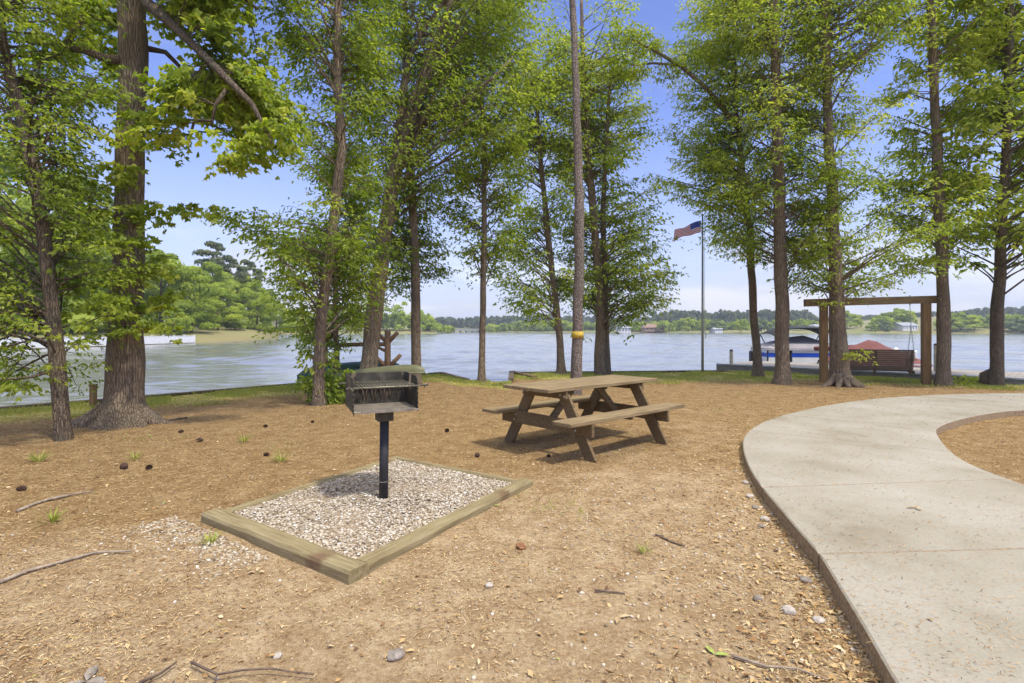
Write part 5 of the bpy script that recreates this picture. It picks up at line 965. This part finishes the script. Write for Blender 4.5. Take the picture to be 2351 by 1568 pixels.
# ------------------------------------------------------------------ litter, pebbles, grass
def scatter(n, y0, y1, power=1.0, side=1.08):
    u = RNG.random(n); y = y0 * (y1 / y0) ** u if power == 1 else y0 + (y1 - y0) * u ** power; x = RNG.uniform(-1, 1, n) * y * side; shy = np.interp(x, SX, SY); k = y < shy - .15; return x[k], y[k]
x, y = scatter(190000, 1.25, 17.0); nk = np.array([noise.noise(Vector((a * .8, b * .8, 4))) for a, b in zip(x, y)])
st = np.clip(sm(y, 2.4, 5.0) * .8 + sm(-x - .2 * y, 0, 2.4) * .4, 0, 1); dp = d_path(x, y); keep = RNG.random(len(x)) < np.clip(.40 + .65 * st + nk * 1.1 + .9 * np.exp(-dp / .35), .06, 1) * np.where(np.interp(x, SX, SY) - y < 1.6, .35, 1)
x, y, st = x[keep], y[keep], st[keep]; ip = in_path(x, y); pm = pit_mask(x, y); k = ~pm & ~(ip & (RNG.random(len(x)) > .17)); x, y, st, ip = x[k], y[k], st[k], ip[k]; n = len(x)
z = np.where(ip, CZ + .002, gz_np(x, y) + .003) + RNG.uniform(0, .008, n); needle = RNG.random(n) < .40 + .2 * st
L = np.where(needle, RNG.uniform(.02, .065, n), RNG.uniform(.006, .019, n)) * np.where(ip, .7, 1) * (.8 + .045 * y); W = np.where(needle, .0018 + .0006 * y, L * RNG.uniform(.35, .6, n))
a = RNG.uniform(0, 6.28, n); D = unit(np.stack([np.cos(a), np.sin(a), RNG.normal(0, .18, n)], -1)); U = unit(np.array([0, 0, 1.]) + RNG.normal(0, .35, (n, 3))); U = unit(U - D * np.sum(U * D, 1)[:, None])
tint = np.clip(RNG.normal(.52, .28, n) - .12 * st + .0, 0, .96); tint = np.where(ip, tint * .75, tint); g_ = RNG.random(n) < .012; tint[g_] = 1.0
tag(link('leaf_litter', leaves('leaf_litter', np.stack([x, y, z], -1), D, U, L, W, tint, M['litter'], fold=.07)), kind='stuff')
# broad dead leaves along the path edge and bare soil
x, y = scatter(20000, 1.25, 9.0); dp = d_path(x, y); keep = (RNG.random(len(x)) < np.clip(.06 + 1.0 * np.exp(-(dp / .5) ** 2), 0, 1)); x, y = x[keep], y[keep]; k = ~pit_mask(x, y) & ~in_path(x, y); x, y = x[k], y[k]; n = len(x)
a = RNG.uniform(0, 6.28, n); D = unit(np.stack([np.cos(a), np.sin(a), RNG.normal(.1, .2, n)], -1)); U = unit(np.array([0, 0, 1.]) + RNG.normal(0, .4, (n, 3))); U = unit(U - D * np.sum(U * D, 1)[:, None]); L = RNG.uniform(.018, .045, n)
tag(link('fallen_leaves', leaves('fallen_leaves', np.stack([x, y, gz_np(x, y) + .008], -1), D, U, L, L * RNG.uniform(.35, .55, n), np.clip(RNG.normal(.48, .24, n), .05, .9), M['litter'], fold=.09)), kind='stuff')
# stray pebbles: thick beside the west timber, thin everywhere in front
cw = (pw * .6 + ps_ * .4); n1 = 1300; e = (ps_ - pw).normalized(); nn = Vector((e.y, -e.x, 0)); t_ = RNG.uniform(-.15, .62, n1) * (ps_ - pw).length; dsp = np.abs(RNG.normal(0, .17, n1)) + .02
x = pw.x + e.x * t_ + nn.x * dsp - .05; y = pw.y + e.y * t_ + nn.y * dsp; x2, y2 = scatter(11000, 1.3, 6.5); w2 = .75 * np.exp(-((x2 - 1.2) ** 2 / 1.3 + (y2 - 3.6) ** 2 / 1.5)) + .05 + .9 * np.exp(-d_path(x2, y2) / .10) ; k = RNG.random(len(x2)) < w2; x = np.concatenate([x, x2[k]]); y = np.concatenate([y, y2[k]]); k = ~pit_mask(x, y, -.03) & ~in_path(x, y); x, y = x[k], y[k]
tag(link('stray_pebbles', stones('stray_pebbles', np.stack([x, y, gz_np(x, y) + .002], -1), RNG.uniform(.0045, .0135, len(x)) * (1 + .9 * np.exp(-d_path(x, y) / .10) * RNG.random(len(x))), np.clip(RNG.beta(2.2, 2.2, len(x)), 0, 1), 1)), kind='stuff')
x, y = scatter(300, 1.3, 5.0); k = d_path(x, y) < .28; x, y = x[k], y[k]; k = ~in_path(x, y); x, y = x[k], y[k]
# grass along the bank
ng = 130000; x = RNG.uniform(-13, 14.5, ng); t = RNG.random(ng) ** 1.3; gwx = np.interp(x, [-12, -6, -3, -1, .3, 3, 6, 9, 12, 14], [3.0, 3.0, 2.8, 1.0, 2.0, 2.9, 3.3, 3.0, 1.4, .9]); y = np.interp(x, SX, SY) - .06 - t * gwx * 1.15
nk = np.array([noise.noise(Vector((a * 1.1, b * 1.1, 9))) for a, b in zip(x, y)]); k = (nk > -.18 + .5 * t) | (RNG.random(ng) < .08); x, y = x[k], y[k]; xs2, ys2 = scatter(9000, 3.2, 12, 1); nk = np.array([noise.noise(Vector((a * 1.3, b * 1.3, 19))) for a, b in zip(xs2, ys2)]); k = nk > .46; x = np.concatenate([x, xs2[k]]); y = np.concatenate([y, ys2[k]])
k = ~in_path(x, y) & ~pit_mask(x, y, -.05); x, y = x[k], y[k]; n = len(x); a = RNG.uniform(0, 6.28, n); D = unit(np.stack([np.cos(a) * .6, np.sin(a) * .6, RNG.uniform(.5, 1.3, n)], -1)); U = unit(np.stack([np.cos(a + 1.5), np.sin(a + 1.5), .2 * np.ones(n)], -1)); U = unit(U - D * np.sum(U * D, 1)[:, None])
L = RNG.uniform(.03, .09, n); tag(link('grass', leaves('grass', np.stack([x, y, gz_np(x, y)], -1), D, U, L, .006 + .0006 * y, np.clip(RNG.normal(.6, .2, n), 0, 1), M['grass'], fold=.02)), kind='stuff')
def tuft(x, y, lab, n=26, s=.11, green=.4):
    c = G(x, y); c.z = ground_z(c.x, c.y); T = thing('grass_tuft', lab, 'grass tuft', c); a = RNG.uniform(0, 6.28, n); r = RNG.uniform(0, s * .25, n); Pp = np.stack([np.cos(a) * r, np.sin(a) * r, np.zeros(n)], -1)
    D = unit(np.stack([np.cos(a) * .8, np.sin(a) * .8, RNG.uniform(.3, 1.4, n)], -1)); U = unit(np.stack([-np.cos(a), -np.sin(a), np.ones(n)], -1)); U = unit(U - D * np.sum(U * D, 1)[:, None]); L = s * RNG.uniform(.5, 1.2, n)
    link('blades', leaves('blades', Pp, D, U, L, np.full(n, .007), np.clip(RNG.normal(green - .2, .15, n), 0, 1), M['grass'], fold=.02), T)
for a in ((88, 1062, 'bright green grass tuft in the pine straw in front of the crooked tree', 60, .16), (118, 1200, 'soft green seedling tuft at the edge of the view above the long stick', 40, .12), (485, 1247, 'pale grass tuft among the spilled pebbles', 34, .12), (645, 1060, 'thin green grass patch behind the timber edging', 50, .14), (560, 1015, 'sparse grass clump in the straw between huge trunk and grill', 40, .14), (308, 1055, 'little green tuft beside the large pine cone', 30, .13),
          (1480, 1270, 'pale grass wisp in the bare dirt between gravel bed and path', 22, .08), (1890, 1610, 'tuft of dead blades', 1, .01)): 
    if a[3] > 1: tuft(*a)

def sticks(name, label, pts, r, mt, cat='stick', branches=()):
    q = [G(x, y, .012) for x, y in pts]; T = thing(name, label, cat, q[0]); m = MB(); n = len(q); m.tube(q, [r * (1 - .6 * i / n) for i in range(n)], 6, wob=.3)
    for b in branches: qq = [G(x, y, .014) for x, y in b]; m.tube(qq, [r * .6] * (len(qq) - 1) + [r * .3], 5, wob=.3)
    m.build('stem', mt, T, world=True)
sticks('stick', 'long pale dead stick pointing from the edge of the view towards the spilled pebbles', [(0, 1336), (60, 1312), (140, 1290), (220, 1268), (300, 1265)], .011, M['stick'])
sticks('stick', 'flat grey broken branch lying on the straw above the long stick', [(40, 1173), (75, 1158), (110, 1147), (150, 1137)], .014, M['stick'], branches=[[(110, 1147), (180, 1132), (215, 1127)]])
sticks('stick', 'short dark twig on bare dirt near the concrete path', [(1505, 1228), (1540, 1243), (1572, 1254)], .008, M['stick_dark'], branches=[[(1505, 1228), (1525, 1230)]])
sticks('stick', 'crooked twig at the bottom edge of the view below the gravel corner', [(440, 1520), (500, 1548), (560, 1538), (620, 1535), (720, 1548)], .006, M['stick_dark'], branches=[[(500, 1548), (490, 1568)]])
sticks('stick', 'forked twig on bare dirt at the bottom edge of the view', [(320, 1568), (370, 1545), (405, 1520)], .007, M['stick_dark'])
sticks('stick', 'thin dark twig lying towards the near end of the path', [(1365, 1355), (1400, 1358), (1435, 1362)], .006, M['stick_dark'])
sticks('root', 'long curving root by the near edge of the concrete path', [(1680, 1505), (1760, 1530), (1830, 1535), (1900, 1560)], .006, M['stick'], 'root')
sticks('stick', 'bark strip lying by the trunk of the flared maple', [(350, 970), (385, 966), (430, 958)], .02, M['stick_dark'])
def pine_cone(x, y, lab, s=.034, first_=[None]):
    c = G(x, y, .02); c.z = ground_z(c.x, c.y) + s * .6
    if first_[0] is None:
        T = thing('pine_cone', lab, 'pine cone', c, random.uniform(0, 6), 'pine cones on the ground'); m = MB(); m.tube([(-.9, 0, 0), (-.3, 0, 0), (.5, 0, 0), (1, 0, 0)], [.35, .5, .4, .1], 8); m.build('core', M['cone'], T); m = MB()
        for i in range(11):
            xx = -1 + i * .19; r = .78 * math.sin(math.pi * min(1, (i + 2.2) / 13)) ** .7; k = 9
            for j in range(k):
                a = 2 * math.pi * (j + .5 * (i % 2)) / k; d = Vector((0, math.cos(a), math.sin(a))); t = Vector((0, -math.sin(a), math.cos(a))); p = Vector((xx, 0, 0)); m.add([p + d * .3 + t * .07, p + d * r + t * .2 + Vector((.25, 0, 0)), p + d * (r + .08) + Vector((.3, 0, 0)), p + d * r - t * .2 + Vector((.25, 0, 0)), p + d * .3 - t * .07, p + d * r * .9 + Vector((.12, 0, 0))], [(0, 1, 2, 5), (5, 2, 3, 4), (0, 5, 4)])
        m.build('scales', M['cone'], T); first_[0] = T; T.scale = (s, s, s)
    else: copy_tree(first_[0], c, random.uniform(0, 6), (s, s, s), lab)
for a in ((285, 1070, 'largest long pine cone on the straw beneath the crooked tree', .042), (343, 1071, 'dark round pine cone just beside the largest cone', .032), (415, 991, 'pine cone on the straw nearest the roots of the huge trunk', .03), (459, 1011, 'dark pine cone further out from the roots of the huge trunk', .034), (611, 1043, 'small pine cone behind the timber edging west of the grill', .028), (610, 978, 'brown pine cone in front of the leaning tree', .028), (718, 968, 'tiny pine cone near the shrub', .026),
          (50, 1118, 'pair-like brown pine cone near the edge of the view over the grey branch', .032), (1026, 986, 'greyish pine cone between grill and picnic table', .034), (1096, 1045, 'plum dark pine cone beyond the east timber, near the table leg', .032), (1260, 1046, 'curled pale cone under the near bench', .025)): pine_cone(*a)
def rock(name, x, y, r, lab, mt, sq=.7, seed=1):
    c = G(x, y, .01); v, f = ico_np(3); rr = np.array([1 + .22 * noise.noise(Vector(p) * 1.6 + Vector((seed, 0, 0))) + .06 * noise.noise(Vector(p) * 5) for p in v]); me = np_mesh(name, v * rr[:, None] * np.array([r * 1.15, r, r * sq]), f, mt, None, True)
    o = link(name, me); o.location = (c.x, c.y, ground_z(c.x, c.y) + r * sq * .55); o.rotation_euler.z = seed; tag(o, lab, 'rock')
rock('rock', 1196, 1256, .030, 'rounded rust brown rock on the bare dirt past the gravel corner', M['rock'], .75, 2)
rock('rock', 1123, 1344, .022, 'chalk white stone on bare dirt, level with the gravel box corner', M['rock_white'], .6, 3)
rock('rock', 908, 1498, .034, 'lumpy grey weathered rock near the bottom edge of the view', M['rock_grey'], .55, 4)
rock('rock', 638, 1491, .018, 'smooth white pebble larger than its neighbours in the foreground dirt', M['rock_white'], .5, 5)
rock('rock', 1810, 1400, .030, 'pinkish pale stone in leaves beside the path edge', M['rock_white'], .7, 6)
rock('rock', 1740, 1372, .022, 'dark pebble in the leaves a step left of the path edge', M['rock_grey'], .7, 7)
for i, (x, y, r) in enumerate(((1722, 1140, .03), (1735, 1165, .025), (1755, 1190, .03), (1748, 1205, .022), (1712, 1110, .028), (1850, 1330, .028), (1880, 1420, .025))):
    rock('rubble_stone', x, y, r, 'one of the pale rubble lumps packed against the path edge', M['rock_grey'] if i % 2 else M['rock_white'], .6, 10 + i)
for o in [o for o in C.objects if o.name.startswith('rubble_stone')]: o['group'] = 'rubble lumps along the path edge'; o['category'] = 'rock'
def fleaf(x, y, lab, L, mt, n=1, z=0.01, cat='leaf'):
    c = G(x, y, z); c.z = (ground_z(c.x, c.y) if z < .05 else CZ) + .006; T = thing('fallen_leaf', lab, cat, c, random.uniform(0, 6)); m = MB()
    for k in range(n):
        a = k * 2.1 + .4; Mx = Matrix.Rotation(a, 3, 'Z'); pr = [(0, 0, 0), (L * .3, L * .2, L * .10), (L * .65, L * .17, L * .14), (L, 0, L * .03), (L * .65, -L * .17, L * .12), (L * .3, -L * .2, L * .1), (L * .5, 0, L * .02)]
        m.add([Mx @ Vector(p) for p in pr], [(0, 6, 1), (1, 6, 2), (2, 6, 3), (3, 6, 4), (4, 6, 5), (5, 6, 0)], 0, True)
    m.build('blade', mt, T)
fleaf(198, 1556, 'crumpled grey green leaf at the bottom edge of the view', .10, M['rock_grey'], 3); fleaf(590, 1307, 'pale crumpled dry leaf cluster beside the near timber', .055, M['dryleaf'], 4); fleaf(1147, 1160, 'fresh green leaf on the dirt beside the east timber', .05, M['greenleaf']); fleaf(375, 1150, 'pale green blade of leaf on the straw beyond the spilled pebbles', .05, M['greenleaf'])
fleaf(1640, 1500, 'yellow green leaf in the litter by the near path edge', .06, M['greenleaf'], 2); fleaf(1287, 1508, 'small yellow leaf on the foreground dirt', .022, M['greenleaf']); fleaf(1420, 1418, 'curled tan leaf with split tips in the foreground dirt', .06, M['dryleaf'], 2); fleaf(2100, 1168, 'dry twig of leaves lying on the concrete path', .055, M['dryleaf'], 3, .1); fleaf(2130, 1420, 'brown curled leaf on the near part of the path', .035, M['dryleaf'], 1, .1)

# ------------------------------------------------------------------ air
hz = bpy.data.materials.new('haze'); hz.use_nodes = True; hz.node_tree.nodes.clear(); ho = hz.node_tree.nodes.new('ShaderNodeOutputMaterial'); hv = hz.node_tree.nodes.new('ShaderNodeVolumePrincipled')
hv.inputs['Density'].default_value = HAZE; hv.inputs['Color'].default_value = (0.80, 0.88, 1.0, 1); hz.node_tree.links.new(hv.outputs[0], ho.inputs['Volume'])
hm = MB(); hm.box((0, 1450, 22), (7600, 8300, 54)); tag(hm.build('haze', hz), kind='stuff')
